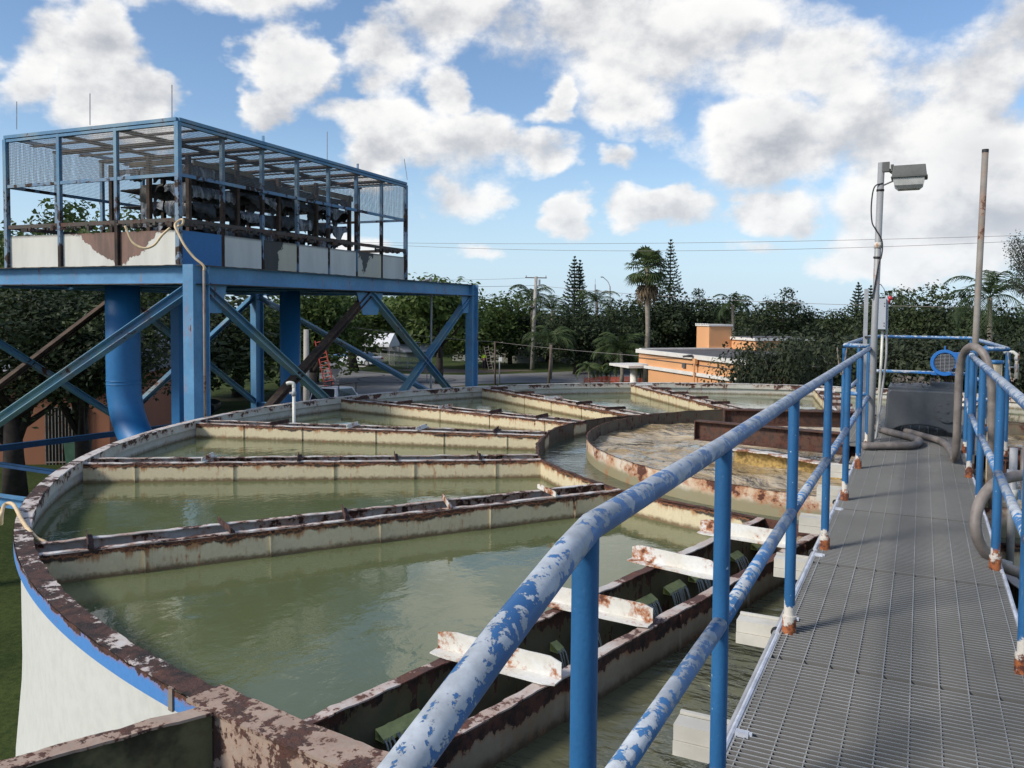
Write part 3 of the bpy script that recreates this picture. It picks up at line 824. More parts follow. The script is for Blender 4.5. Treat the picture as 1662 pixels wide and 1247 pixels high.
# ================================================================= WALKWAY
wk = thing('walkway', 'grey steel grating walkway with blue railings leading to the drive in the tank centre', 'walkway', (0, 5, 0))
g = MB(); X0, X1 = -.535, .435; Y0, Y1 = -.6, 9.85
y = Y0
i = 0
while y < Y1:
    pnl = int((y+.9)/1.48); dz = .0018*((pnl*7) % 3)
    if (y+.9) % 1.48 > .030: g.box(((X0+X1)/2, y, -.0145+dz), (X1-X0, .0055, .029))
    y += .0302
x = X0+.03
while x < X1:
    g.box((x, (Y0+Y1)/2, -.0022), (.0042, Y1-Y0, .0056)); x += .1005
for x in (X0, X1): g.box((x, (Y0+Y1)/2, -.0165), (.006, Y1-Y0, .033))
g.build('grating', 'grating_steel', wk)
PX0, PX1, PY1 = -.80, .86, 14.2
g = MB(); y = Y1+.03
while y < PY1: g.box(((PX0+PX1)/2, y, -.0145), (PX1-PX0, .0055, .029)); y += .0302
x = PX0
while x <= PX1: g.box((x, (Y1+PY1)/2, -.004), (.006, PY1-Y1, .0065)); x += .1005
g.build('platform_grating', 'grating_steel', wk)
g = MB()
for x in (X0-.012, X1+.012):
    yy = Y0
    while yy < Y1-.1:
        ye = min(yy+1.48-.02, Y1)
        g.tube([(x-.004, yy+.01, -.004), (x, ye, -.006)], .011, 8); yy += 1.48
g.split('edge_strip', 'edge_strip', wk)
g = MB()
for x in (-.44, .34): g.ibeam((x, Y0, -.15), (x, PY1, -.15), .09, .20)
for x in (PX0+.05, PX1-.05): g.ibeam((x, Y1, -.15), (x, PY1, -.15), .09, .20)
yy = 0
while yy < 14: g.ibeam((X0+.06, yy, -.09), (X1-.06, yy, -.09), .06, .09); yy += 1.2
g.split('stringer', 'ibeam_rust', wk)
for yy in (.7, 1.9, 3.10, 4.30, 5.50, 6.7, 7.9, 9.1):
    s = MB(); s.box((-.63, yy, -.215), (.36, .10, .055)); s.box((-.64, yy, -.155), (.34, .085, .060)); s.box((-.65, yy+.062, -.122), (.32, .02, .012))
    s.build('support_arm', 'stub_paint', wk)
for j, yy in enumerate((2.85, 4.05, 5.2, 6.5)):
    s = MB(); s.box((-.515, yy, .004), (.045, .028, .016)); s.box((-.488, yy, .006), (.012, .016, .012)); s.build('grating_clip', 'edge_strip', wk)

def rail(name, posts, toppath, midpath, label, chalk='rail_blue'):
    top = MB(); top.tube(toppath, .0245, 20); r = top.build(name, chalk, wk, smooth=True); r['label'] = label
    mid = MB()
    for a, b in zip(midpath[:-1], midpath[1:]):
        a = Vector(a); b = Vector(b); d = (b-a).normalized()
        mid.tube([a+d*.015, b-d*.015], .0235, 16)
    mid.build('mid_rail', 'rail_mid_blue', r, smooth=True)
    for (x, y) in posts:
        p = MB(); p.tube([(x, y, .0), (x, y, .02), (x, y, 1.06)], .0238, 20)
        p.tube([(x, y, -.012), (x, y, .075)], .031, 20)
        smooth_by_angle(p.build('post', 'railing_post', r))
    return r
def tilt(path, z): return [(x, y, z) for x, y in path]
LP = [(-.512, 1.33), (-.500, 2.39), (-.505, 3.89), (-.50, 5.37), (-.50, 6.85), (-.50, 8.33), (-.50, 9.72)]
lt = [(-.46, .60)]+LP
rail('left_railing', LP, [tuple(at_d(500, 1450, .80)), tuple(at_d(657, 1247, .93)), tuple(at_d(809, 1041, 1.08)), (-.500, 1.22, 1.062), (-.514, 1.36, 1.07)]+[(x, y, 1.07) for x, y in LP[1:]],
     tilt(lt, .55), 'long left railing of peeling blue pipe')
RP = [(.41, .9), (.41, 2.4), (.405, 3.88), (.41, 5.40), (.41, 6.96), (.41, 8.35)]
rail('right_railing', RP, [(.41, -.9, 1.07)]+[(x, y, 1.07) for x, y in RP], tilt([(.41, -.9)]+RP, .55), 'right railing of blue pipe, with the hose thrown over its far end')
pl_ = [(-.50, 9.80), (-.76, 9.86), (-.74, 11.9), (-.70, 13.95), (.66, 13.98), (.74, 12.0), (.80, 9.86), (.44, 9.80)]
rail('platform_railing', [(-.76, 9.86), (-.50, 9.86), (-.74, 11.9), (-.70, 13.95), (.66, 13.98), (.74, 12.), (.80, 9.86), (.44, 9.8)], tilt(pl_, 1.09), tilt(pl_, .56), 'blue railing round the platform in the tank centre', 'rail_mid_blue')
ex = MB(); ex.tube([(.41, 8.35, 1.07), (.44, 9.8, 1.09)], .0245, 14); ex.tube([(.41, 8.35, .55), (.44, 9.8, .56)], .0235, 14)
ex.split('rail_extension', 'rail_mid_blue', wk, smooth=True)

# safety chains hanging at the platform corner posts
for x, y, lb in ((-.78, 9.80, 'left'), (.84, 9.80, 'right')):
    m = MB()
    P = [Vector((x+.10*(i/48-.5), y-.03, 1.07-.30*math.sin(i/48*math.pi))) for i in range(49)]
    m.tube(P, .005, 6, rads=[(.004, .009, .009, .004)[i % 4] for i in range(49)])
    c = m.build('safety_chain', 'pole_rust'); tag(c, 'short rusty chain on the %s front corner of the blue platform railing' % lb, 'chain')

# conduit along the left edge
m = MB(); m.tube([(-.60, -.4, -.10), (-.595, 3.0, -.10), (-.585, 6., -.10), (-.59, 9.6, -.10), (-.60, 10.2, -.10)], .0165, 14)
c = thing('conduit', 'grey electrical conduit running along the left edge of the walkway grating', 'conduit', (-.6, 3, -.1))
m.build('pipe', 'conduit_grey', c, smooth=True)
for y in (2.75, 4.12, 5.6, 7.2, 8.7):
    m = MB(); m.tube([(-.597, y-.014, -.10), (-.597, y+.014, -.10)], .0215, 12); m.box((-.572, y, -.09), (.03, .02, .02)); m.build('clamp', 'black_rubber', c)

# ================================================================= POLES, LAMP, CABINET
lx, ly = -.46, 9.66
t = thing('lamp_pole', 'tall thin patched grey pole with a square floodlight on top, beside the left railing', 'lamp', (lx, ly, 0))
m = MB(); m.tube([(lx, ly, -.05), (lx+.005, ly, 1.2), (lx+.03, ly, 3.04)], .034, 18); m.build('pole', 'grey_metal', t, smooth=True)
m = MB(); m.tube([(lx+.018, ly, 2.14), (lx+.019, ly, 2.20)], .041, 16); m.build('band', 'brace_paint', t, smooth=True)
m = MB(); m.tube([(lx+.016, ly, 2.03), (lx+.017, ly, 2.05)], .042, 16); m.tube([(lx+.026, ly, 2.74), (lx+.026, ly, 2.76)], .039, 16); m.build('tape', 'black_rubber', t, smooth=True)
m = MB(); m.tube(bez([(lx+.05, ly-.03, 2.82), (lx-.03, ly-.045, 2.78), (lx-.055, ly-.04, 2.6), (lx-.045, ly-.04, 2.42), (lx-.01, ly-.045, 2.34), (lx+.055, ly-.03, 2.22), (lx+.06, ly-.03, 2.08), (lx+.03, ly-.04, 1.95), (lx-.02, ly-.045, 1.6)]), .007, 8); m.build('cable', 'black_rubber', t, smooth=True)
m = MB(); m.box((lx+.075, ly, 2.99), (.07, .07, .10)); m.tube([(lx+.09, ly, 2.97), (lx+.15, ly, 2.92)], .018, 10); m.tube([(lx+.135, ly-.02, 2.94), (lx+.135, ly-.02, 3.01)], .016, 10); m.tube([(lx+.06, ly-.02, 2.80), (lx+.15, ly-.01, 2.84)], .008, 8)
m.split('bracket', 'lamp_house', t)
# head
hx = lx+.30; hz = 3.02; hy = ly+.02
def frustum(m, c, s0, s1, z0, z1):
    vs = [(c[0]+sx*s0[0]/2, c[1]+sy*s0[1]/2, z0) for sy in (-1, 1) for sx in (-1, 1)]+[(c[0]+sx*s1[0]/2, c[1]+sy*s1[1]/2, z1) for sy in (-1, 1) for sx in (-1, 1)]
    m.add(vs, [(0, 2, 3, 1), (4, 5, 7, 6), (0, 1, 5, 4), (1, 3, 7, 5), (3, 2, 6, 7), (2, 0, 4, 6)])
m = MB(); frustum(m, (hx, hy), (.33, .28), (.30, .25), 2.87, 2.985); m.box((hx, hy, 2.865), (.345, .29, .016)); m.box((hx+.165, hy, 2.86), (.018, .04, .03))
hd = m.build('lamp_head', 'lamp_house', t)
bv = hd.modifiers.new('b', 'BEVEL'); bv.width = .006; bv.segments = 2
m = MB(); frustum(m, (hx-.004, hy), (.20, .16), (.27, .23), 2.745, 2.78); frustum(m, (hx-.004, hy), (.27, .23), (.30, .25), 2.7805, 2.856)
m.build('lens', 'lens', hd)

px_, py_ = .44, 8.75
t = thing('steel_pole', 'bare tall brown steel pole with a dark open top beside the right railing', 'pole', (px_, py_, 0))
m = MB(); m.tube([(px_, py_, .02), (px_+.005, py_, 1.05), (px_+.035, py_, 2.92)], .0275, 18); m.build('shaft', 'pole_rust', t, smooth=True)
m = MB(); m.tube([(px_+.0350, py_, 2.92), (px_+.0355, py_, 2.95)], .0285, 16); m.build('cap', 'black_rubber', t)
m = MB(); m.tube([(px_, py_, .0), (px_+.002, py_, 1.16)], .030, 18); m.build('base_sleeve', 'railing_post', t, smooth=True)

# strut behind the lamp pole and the grey cabinet
q = at_d(1404, 560, 9.35)
m = MB(); m.beam((q.x, q.y, 0.0), (q.x, q.y, 1.72), .045, .04, up=(0, 1, 0), prof=[(-.022, -.02), (.022, -.02), (.022, .02), (.010, .02), (.010, .012), (.014, .012), (.014, -.012), (-.014, -.012), (-.014, .012), (-.010, .012), (-.010, .02), (-.022, .02)])
t = thing('strut_post', 'grey slotted metal post standing just left of the lamp pole', 'post', (q.x, q.y, 0)); m.build('channel', 'galv', t)
m = MB(); m.box((q.x+.03, q.y-.03, 1.18), (.07, .02, .02)); m.build('clamp', 'black_rubber', t)
cb = at_d(1430, 510, 9.3)
t = thing('disconnect_box', 'light grey electrical switch box with a red handle, right of the lamp pole', 'electrical box', (cb.x, cb.y, cb.z-.18))
m = MB(); m.box(cb, (.105, .15, .345)); bd = m.build('box', 'cabinet_grey', t); bv = bd.modifiers.new('b', 'BEVEL'); bv.width = .006; bv.segments = 2
m = MB(); m.box(cb+Vector((.002, -.081, 0)), (.098, .010, .335)); m.box(cb+Vector((.062, .02, 0)), (.02, .12, .37)); m.build('door', 'cabinet_grey', bd)
m = MB()
for z in (.12, .09, -.10, -.13): m.box(cb+Vector((.035, -.090, z)), (.006, .008, .012))
m.split('latch', 'black_rubber', bd)
m = MB(); m.tube([cb+Vector((.075, -.01, .12)), cb+Vector((.085, -.03, .18))], .016, 10); m.tube([cb+Vector((.085, -.03, .17)), cb+Vector((.10, -.04, .19))], .024, 12); m.build('handle', 'red_plastic', t, smooth=True)
m = MB(); m.tube([(cb.x+.02, cb.y, cb.z-.17), (cb.x+.015, cb.y, .9), (cb.x-.01, cb.y, .05)], .0145, 12)
m.build('white_conduit', 'pvc_white', t, smooth=True)
m = MB(); m.tube(bez([(cb.x+.06, cb.y, cb.z-.17), (cb.x+.065, cb.y, .95), (cb.x+.03, cb.y, .55), (cb.x+.0, cb.y-.04, .2), (cb.x-.02, cb.y-.04, .03)]), .012, 10); m.build('cable', 'conduit_grey', t, smooth=True)

# ================================================================= DRIVE
gx, gy = .02, 11.25
t = thing('gear_drive', 'dark grey cast gear housing with a blue motor at the walkway end', 'machine', (gx, gy, 0))
m = MB(); W_, D_ = .43, .40
# arched housing: outline in x-z pushed through y
out = [(-.45, .03), (-.45, .09), (-.405, .10), (-.385, .16), (-.375, .50), (-.345, .545), (.345, .545), (.375, .50), (.385, .16), (.405, .10), (.45, .09), (.45, .03)]
for i in range(1, 12): a = math.pi*i/12; out.append((.30*math.cos(a), .03+.10*math.sin(a)))
k = len(out); vs = [(gx+x, gy-D_, z) for x, z in out]+[(gx+x, gy+D_, z) for x, z in out]
m.add(vs, [tuple(range(k))]+[tuple(range(k, 2*k))[::-1]]+[(i, i+k, (i+1) % k+k, (i+1) % k) for i in range(k)])
h = m.build('housing', 'gear_grey', t); bv = h.modifiers.new('b', 'BEVEL'); bv.width = .022; bv.segments = 3; bv.limit_method = 'ANGLE'
m = MB(); m.tube([(gx+.27, gy-D_-.03, .31), (gx+.27, gy-D_+.01, .31)], .125, 40); m.tube([(gx+.27, gy-D_-.036, .31), (gx+.27, gy-D_, .31)], .025, 20); m.tube([(gx+.27, gy-D_-.045, .31), (gx+.27, gy-D_-.03, .31)], .012, 6)
for i in range(8): a = i*math.pi/4; m.tube([(gx+.27+.10*math.cos(a), gy-D_-.038, .31+.10*math.sin(a)), (gx+.27+.10*math.cos(a), gy-D_-.02, .31+.10*math.sin(a))], .009, 6)
m.build('cover_plate', 'gear_grey', h)
m = MB(); m.box((gx, gy, .556), (.72, .70, .02)); m.box((gx+.1, gy, .575), (.5, .5, .02)); m.box((gx+.24, gy-.1, .60), (.30, .22, .05)); m.build('top_plate', 'gear_grey', h)
m = MB(); rr_ = random.Random(5)
for i in range(46):
    m.box((gx+rr_.uniform(-.34, .2), gy+rr_.uniform(-.3, .25), .60+rr_.uniform(-.01, .07)), (rr_.uniform(.01, .04), rr_.uniform(.01, .04), rr_.uniform(.01, .06)), Euler((rr_.uniform(0, 3), rr_.uniform(0, 3), rr_.uniform(0, 3))).to_matrix())
m.split('fitting', 'debris', h)
# motor, axis along y, fan cowl towards the camera
mc = at_d(1533.5, 589, 10.6); mx, my, mz = mc.x, mc.y, mc.z
m = MB(); m.tube([(mx, my+.06, mz), (mx, my+.36, mz)], .13, 32)
for i in range(20):
    a = 2*math.pi*i/20; m.box((mx+.138*math.cos(a), my+.21, mz+.138*math.sin(a)), (.022, .26, .006), Matrix.Rotation(-a, 3, 'Y'))
mo = m.build('motor', 'motor_blue', t)
m = MB(); prof = [(.165, 0), (.168, .02), (.160, .09), (.118, .09), (.122, .012), (.132, 0)]
o = len(m.v); n_ = 40
for i in range(n_+1):
    a = R(-72)+R(327)*i/n_+R(45)
    for r, yy in prof: m.v.append((mx+r*math.cos(a), my+yy-.03, mz+r*math.sin(a)))
for i in range(n_):
    for q in range(6): m.face((o+i*6+q, o+i*6+(q+1) % 6, o+i*6+6+(q+1) % 6, o+i*6+6+q))
m.face(range(o, o+6)); m.face(range(o+n_*6, o+n_*6+6)[::-1])
m.build('fan_cowl', 'motor_blue', mo, smooth=False)
m = MB()
for i in range(-6, 7):
    w_ = math.sqrt(max(0, .12**2-(i*.018)**2)); m.tube([(mx-w_, my-.02, mz+i*.018), (mx+w_, my-.02, mz+i*.018)], .0028, 5)
for i in range(-1, 2): w_ = .11; m.tube([(mx+i*.05, my-.024, mz-w_), (mx+i*.05, my-.024, mz+w_)], .0028, 5)
m.build('grille', 'galv', mo)
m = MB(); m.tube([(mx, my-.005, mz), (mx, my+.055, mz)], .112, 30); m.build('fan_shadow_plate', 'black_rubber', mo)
m = MB(); m.box((mx, my+.2, mz-.155), (.30, .30, .02)); m.box((mx-.2, my+.2, mz-.15), (.22, .05, .02)); m.box((mx, my+.2, mz-.135), (.08, .26, .04)); m.tube([(mx, my+.1, mz+.12), (mx, my+.1, mz+.21)], .008, 8); m.build('motor_foot', 'motor_blue', mo)
m = MB(); m.box((mx+.16, my+.2, mz+.06), (.10, .16, .13)); m.build('terminal_box', 'motor_blue', mo)
m = MB()
for i in range(4): m.tube([(mx-.10+.06*i, my+.2, .56), (mx-.10+.06*i, my+.2, mz-.14)], .012, 8)
m.split('stand', 'ibeam_rust', t)
# valve with handwheel left of the gear box
vx, vy = -.50, 11.1
t = thing('valve', 'small black valve with handwheel standing left of the dark grey gear housing', 'valve', (vx, vy, 0))
m = MB(); m.tube([(vx, vy, 0), (vx, vy, .17)], .02, 10); m.box((vx, vy, .05), (.18, .07, .06)); m.build('body', 'black_rubber', t)
m = MB(); m.tube([(vx+.045*math.cos(a), vy+.045*math.sin(a), .19) for a in [i*math.pi/8 for i in range(17)]], .008, 6); m.box((vx, vy, .19), (.09, .01, .008)); m.tube([(vx, vy, .17), (vx, vy, .2)], .008, 6); m.build('handwheel', 'black_rubber', t)

# ---------------------------------------------------------------- hoses
def hose(pts, r, mat, label, name='hose', n=14, cat='hose', sub=8):
    m = MB(); m.tube(bez(pts, sub), r, n); o = m.build(name, mat, smooth=True); return tag(o, label, cat)
hose([(.36, 9.9, .045), (.33, 9.4, .04), (.325, 8.95, .10), (.325, 8.85, .5), (.325, 8.80, .85), (.345, 8.72, 1.06), (.41, 8.55, 1.155), (.50, 8.42, 1.09), (.555, 8.36, .88), (.575, 8.36, .5), (.59, 8.45, .05), (.62, 8.6, -.35)], .035, 'hose_grey', 'thick dusty brown-grey hose arching over the far end of the right railing')
pp = [(1700, 768, 5.2), (1655, 772, 5.1), (1618, 783, 5.0), (1592, 812, 4.95), (1583, 850, 4.9), (1592, 886, 4.9), (1618, 914, 4.95), (1662, 932, 5.05), (1720, 945, 5.2)]
hose([at_d(*p) for p in pp], .033, 'hose_grey', 'dusty grey hose looping through under the middle rail of the right railing')
fl_ = [(1395, 690), (1420, 694), (1446, 702), (1475, 709), (1492, 716), (1480, 723), (1450, 724), (1400, 724)]
hose([at_z(x, y, .045) for x, y in fl_], .04, 'hose_grey', 'dusty hose folded in a U on the grating in front of the gear housing')
fl_ = [(1470, 700), (1500, 708), (1530, 718), (1546, 736), (1549, 745)]
hose([at_z(x, y, .05) for x, y in fl_], .036, 'hose_grey', 'end of the dusty hose lying across the grating towards the right railing')
# PVC drain at the right of the platform
a = at_d(1628, 572, 9.6)
m = MB(); m.tube([a, a+Vector((.10, .0, .005)), a+Vector((.135, 0, -.02)), a+Vector((.14, 0, -.30))], .020, 12); t = thing('drain_pipe', 'short white plastic pipe turning down outside the blue platform railing', 'pipe', a); m.build('pipe', 'pvc_white', t, smooth=True)
m = MB(); m.tube([a+Vector((.137, 0, -.05)), a+Vector((.139, 0, -.09))], .026, 12); m.tube([a+Vector((.139, 0, -.13)), a+Vector((.140, 0, -.22))], .024, 12); m.tube([a+Vector((.02, 0, -.17)), a+Vector((.12, 0, -.17))], .010, 8); m.build('coupling', 'grey_metal', t, smooth=True)
# cream riser and electrical gear outside the right railing
m = MB(); m.tube([(.64, 9.1, -1.0), (.64, 9.1, 1.0)], .055, 20); t = thing('riser_pipe', 'stained cream upright pipe standing outside the right railing', 'pipe', (.64, 9.1, -1)); m.build('pipe', 'cream_pipe', t, smooth=True)
m = MB(); m.tube([(.64, 9.1, .33), (.64, 9.1, .37)], .068, 20); m.tube([(.64, 9.1, .98), (.64, 9.1, 1.01)], .066, 20); m.split('collar', 'post_blue', t, smooth=True)
m = MB(); m.tube([(.66, 7.4, -.6), (.66, 7.4, .42)], .028, 14); m.tube([(.66, 7.4, .20), (.66, 7.4, .25)], .042, 14); t = thing('conduit_riser', 'grey conduit with a white coupling and blue tag outside the right railing', 'conduit', (.66, 7.4, -.6)); m.build('pipe', 'conduit_grey', t, smooth=True)
m = MB(); m.tube([(.66, 7.4, .02), (.66, 7.4, .10)], .040, 14); m.build('coupling', 'pvc_white', t, smooth=True)
m = MB(); m.box((.76, 7.36, .07), (.12, .01, .075)); m.build('tag', 'post_blue', t)
m = MB(); m.box((.84, 7.5, .13), (.02, .2, .24)); m.box((1.0, 7.5, .13), (.32, .02, .24)); t = tag(m.build('control_box', 'ibeam_rust'), 'dark brown steel box beside the grey conduit riser, right of the walkway', 'box')
hose([(.74, 7.1, .62), (.70, 7.0, .35), (.72, 6.9, .0), (.78, 6.8, -.3)], .032, 'hose_grey', 'pale grey hose hanging down outside the right railing beside the grey conduit')

# tan hoses, white pipe on the rim
rp = at_z(8, 838, ZR+.02); r2 = at_z(40, 850, ZR+.03)
def rimp(px, py, dz=0): p = at_z(px, py, ZR); p.z = ZR+.02+dz; return p
pts = [at_z(2, 850, -.42), rimp(3, 838), rimp(8, 826, .015), rimp(22, 829, .03), rimp(38, 852, .0)]
e = at_z(60, 875, -.36); f = at_z(80, 890, -.42)
pts += [at_z(58, 873, ZR-.03), at_z(72, 880, ZR-.05), at_z(79, 889, ZR-.09)]
h_ = hose(pts, .016, 'hose_tan', 'short tan rubber hose hooked over the left edge of the tank rim')
m = MB(); m.tube([pts[-1], pts[-1]+Vector((.01, -.01, -.05))], .010, 10); link(m.build('nozzle', 'conduit_grey'), h_)
m = MB(); q = pts[-1]; m.tube(bez([q+Vector((.01, -.01, -.05)), q+Vector((.05, -.02, -.11)), q+Vector((.085, -.03, -.20))]), .009, 8); tag(m.build('hose_stream', 'water_spill', smooth=True), 'thin stream of water falling from the tan hose into the tank', 'water jet')
w = at_d(477, 640, 13.0)
t = thing('white_pipe', 'upright white plastic pipe with a bent top standing in the tank', 'pipe', (w.x, w.y, -1))
zt = at_d(477, 622, 13.0).z
m = MB(); m.tube(bez([(w.x-.10, w.y-.05, zt-.01), (w.x-.06, w.y-.03, zt+.005), (w.x-.01, w.y, zt-.01), (w.x, w.y, zt-.07)]), .028, 14); m.tube([(w.x, w.y, zt-.06), (w.x, w.y, -1.2)], .025, 14); m.build('pipe', 'pvc_white', t, smooth=True)
m = MB(); m.tube([(w.x, w.y, zt-.13), (w.x, w.y, zt-.20)], .036, 14); m.tube([(w.x-.06, w.y-.03, zt-.16), (w.x, w.y, zt-.16)], .018, 10); m.build('valve', 'grey_metal', t, smooth=True)
# ================================================================= AERATOR TOWER
Q0 = Vector((-10.95, 10.16, 0)); E1 = Vector((-.06, .998, 0)).normalized(); E2 = Vector((-E1.y, E1.x, 0))
def TP(u, v, z): return Q0+E1*u+E2*v+Vector((0, 0, z))
DL, DW, DZ = 10.7, 7.7, 2.16
tw_ = thing('aerator_tower', 'tall blue steel aerator tower with a caged top deck of blackened trays beside the tank', 'tower', TP(DL/2, DW/2, GZ))
MT = Matrix((E2*-1, E1, Vector((0, 0, 1)))).transposed()       # local x runs right, y runs back
# deck frame
m = MB()
for v in (0, DW): m.ibeam(TP(.19, v, DZ-.15), TP(DL-.19, v, DZ-.15), .18, .30)
for u in (0, DL): m.ibeam(TP(u, .10, DZ-.15), TP(u, DW-.10, DZ-.15), .18, .30)
m.split('deck_beam', 'tower_blue', tw_)
m = MB()
for u in (1.8, 3.6, 5.35, 7.1, 8.9): m.ibeam(TP(u, .1, DZ-.16), TP(u, DW-.1, DZ-.16), .14, .26)
for v in (2.5, 5.1): m.ibeam(TP(.1, v, DZ-.18), TP(DL-.1, v, DZ-.18), .14, .24)
m.split('inner_beam', 'tower_blue', tw_)
m = MB()
m.ragged(TP(-.02, -.08, DZ+.008), TP(DL, -.08, DZ+.008), .10, .012, .012, .05, seed=9, bite=.01); m.ragged(TP(-.09, 0, DZ+.010), TP(-.09, DW, DZ+.010), .10, .012, .012, .05, seed=12, bite=.01)
m.ragged(TP(-.02, -.08, DZ-.305), TP(DL, -.08, DZ-.305), .12, .012, .014, .05, seed=19, bite=.01); m.ragged(TP(-.09, 0, DZ-.305), TP(-.09, DW, DZ-.305), .12, .012, .014, .05, seed=22, bite=.01)
m.split('corroded_edge', 'cage_slat', tw_)
m = MB(); c = TP(DL/2, DW/2, DZ-.012); m.box(c, (DW-.3, DL-.3, .01), MT); m.build('deck_plate', 'cage_slat', tw_)
# columns (wide flange shapes)
def column(u, v, mat, zt=DZ+.01):
    m = MB(); a = TP(u, v, GZ); b = TP(u, v, zt); m.ibeam(a, b, .22, .38, up=E1, tf=.02, tw=.014)
    m.build('column', mat, tw_)
column(0, 0, 'post_blue' if 0 else 'tower_blue'); column(DL, 0, 'tower_blue'); column(0, DW, 'tower_blue'); column(DL, DW, 'tower_blue')
column(2.6, 2.9, 'pipe_blue')
# braces
ZA, ZB = 1.80, -1.55
def brace(a, b, mat='brace_blue', w=.17, h=.13):
    m = MB(); m.ibeam(a, b, w, h, tf=.014, tw=.012); m.build('brace', mat, tw_)
for v in (0, DW):
    for u0, u1 in ((.15, 5.35), (5.35, 10.55)):
        brace(TP(u0, v, ZA), TP(u1, v, ZB)); brace(TP(u1, v+.03, ZA), TP(u0, v+.03, ZB), 'brace_brown' if u0 < 1 else 'brace_blue')
brace(TP(0, .12, 1.78), TP(0, DW-.1, -2.15), 'brace_blue', .2, .16)
brace(TP(DL, DW-.1, ZA), TP(DL, .1, ZB)); brace(TP(DL, DW, ZB-.1), TP(DL, 0, ZB-.1), 'tower_blue')
brace(TP(0, DW, -2.3), TP(0, 0.1, -2.3), 'tower_blue', .2, .2)
g = MB()
for v in (-.008,):
    for (u, z, s) in ((5.35, 1.62, .55), (.42, 1.66, .30), (DL-.42, 1.66, .30)):
        P = [(-s, .20), (s, .20), (s*.55, -.30), (-s*.55, -.30)]
        vs = [TP(u+x, v, z+y) for x, y in P]+[TP(u+x, v+.014, z+y) for x, y in P]
        g.add(vs, [(0, 1, 2, 3), (7, 6, 5, 4), (0, 4, 5, 1), (1, 5, 6, 2), (2, 6, 7, 3), (3, 7, 4, 0)])
g.split('gusset', 'tower_blue', tw_)
# big pipes
p = at_d(200, 560, 16.2); px0, py0 = p.x, p.y
m = MB(); pth = [(px0, py0, 1.95), (px0, py0, .6), (px0, py0, -.05)]
for i in range(1, 11):
    a = R(9*i); r_ = 1.35; pth.append((px0+r_*(1-math.cos(a))*.96, py0-.25*(1-math.cos(a)), -.05-r_*math.sin(a)))
pth.append((px0+3.4, py0-.6, -1.42))
m.tube(pth, .315, 36); m.build('inlet_pipe', 'pipe_blue', tw_, smooth=True)
m = MB()
for z in (.02, -.05): m.tube([(px0, py0, z-.01), (px0, py0, z+.01)], .321, 36)
m.split('pipe_weld', 'pipe_blue', tw_, smooth=True)
p = at_d(471, 560, 20.2); m = MB(); m.tube([(p.x, p.y, 1.95), (p.x, p.y, GZ)], .245, 30); m.build('down_pipe', 'pipe_blue', tw_, smooth=True)
# low catwalk seen under the tower
m = MB(); a = at_z(-60, 735, -2.1); b = at_z(300, 690, -2.1); m.ibeam(a, b, .12, .15); a2 = at_z(-60, 745, -2.9); b2 = at_z(110, 770, -2.9); m.ibeam(a2, b2, .10, .12)
m.split('low_beam', 'pipe_dark_blue', tw_)
# ---- cage
CU0, CU1, CV0, CV1, CZ0, CZ1 = .25, 8.0, .62, 4.95, DZ, 4.72
UU = [CU0+(CU1-CU0)*i/7 for i in range(8)]; VV = [CV0+(CV1-CV0)*i/3 for i in range(4)]
cage = MB(); zm, zl = 3.75, 2.97
cage.box(TP((CU0+CU1)/2, CV0, CZ1-.03), (.09, CU1-CU0, .06), MT); cage.box(TP((CU0+CU1)/2, CV1, CZ1-.03), (.09, CU1-CU0, .06), MT)
cage.box(TP(CU0, (CV0+CV1)/2, CZ1-.03), (CV1-CV0, .09, .06), MT); cage.box(TP(CU1, (CV0+CV1)/2, CZ1-.03), (CV1-CV0, .09, .06), MT)
cage.box(TP((CU0+CU1)/2, CV0-.003, CZ1-.10), (.06, CU1-CU0, .05), MT); cage.box(TP(CU0-.003, (CV0+CV1)/2, CZ1-.10), (CV1-CV0, .06, .05), MT)
cg = cage.build('cage', 'cage_blue', tw_); cg['label'] = 'wire mesh cage of blue steel on the deck'
for i, u in enumerate(UU):
    for v in (CV0, CV1):
        m = MB(); q = (TP(u, v, CZ0), TP(u, v, CZ1-.07)); m.angle(q[0]+E2*.03, q[1]+E2*.03, .07, .07, up=E1, t=.01) if 0 < i < 7 else m.beam(q[0], q[1], .085, .085, up=E1); m.build('cage_post', 'cage_blue', cg)
for v in VV[1:3]:
    for u in (CU0, CU1): m = MB(); m.beam(TP(u, v, CZ0), TP(u, v, CZ1-.07), .07, .07, up=E1); m.build('cage_post', 'cage_blue', cg)
def railrun(z, h):
    m = MB()
    m.beam(TP(CU0, CV0, z), TP(CU1, CV0, z), .05, h); m.beam(TP(CU0, CV1, z), TP(CU1, CV1, z), .05, h)
    m.beam(TP(CU0, CV0, z), TP(CU0, CV1, z), .05, h); m.beam(TP(CU1, CV0, z), TP(CU1, CV1, z), .05, h)
    return m
railrun(zm, .06).split('mid_rail', 'cage_blue', cg)
m = railrun(zl, .07)
for i in range(120):     # crust hanging from the lower rail
    f = random.random(); side = random.random() < .65
    p = TP(CU0+(CU1-CU0)*f, CV0, zl-.04) if side else TP(CU0, CV0+(CV1-CV0)*f, zl-.04)
    m.box(p+Vector((0, 0, -random.uniform(0, .05))), (random.uniform(.03, .12), random.uniform(.03, .12), random.uniform(.02, .08)), Matrix.Rotation(random.random()*3, 3, 'Z'))
m.build('lower_rail', 'cage_slat', cg)
m = MB()
for i, u in enumerate(UU[1:-1]): m.box(TP(u, (CV0+CV1)/2, CZ1-.13), (CV1-CV0, .22, .04), MT)
for v in VV[1:3]: m.box(TP((CU0+CU1)/2, v, CZ1-.085), (.22, CU1-CU0, .03), MT)
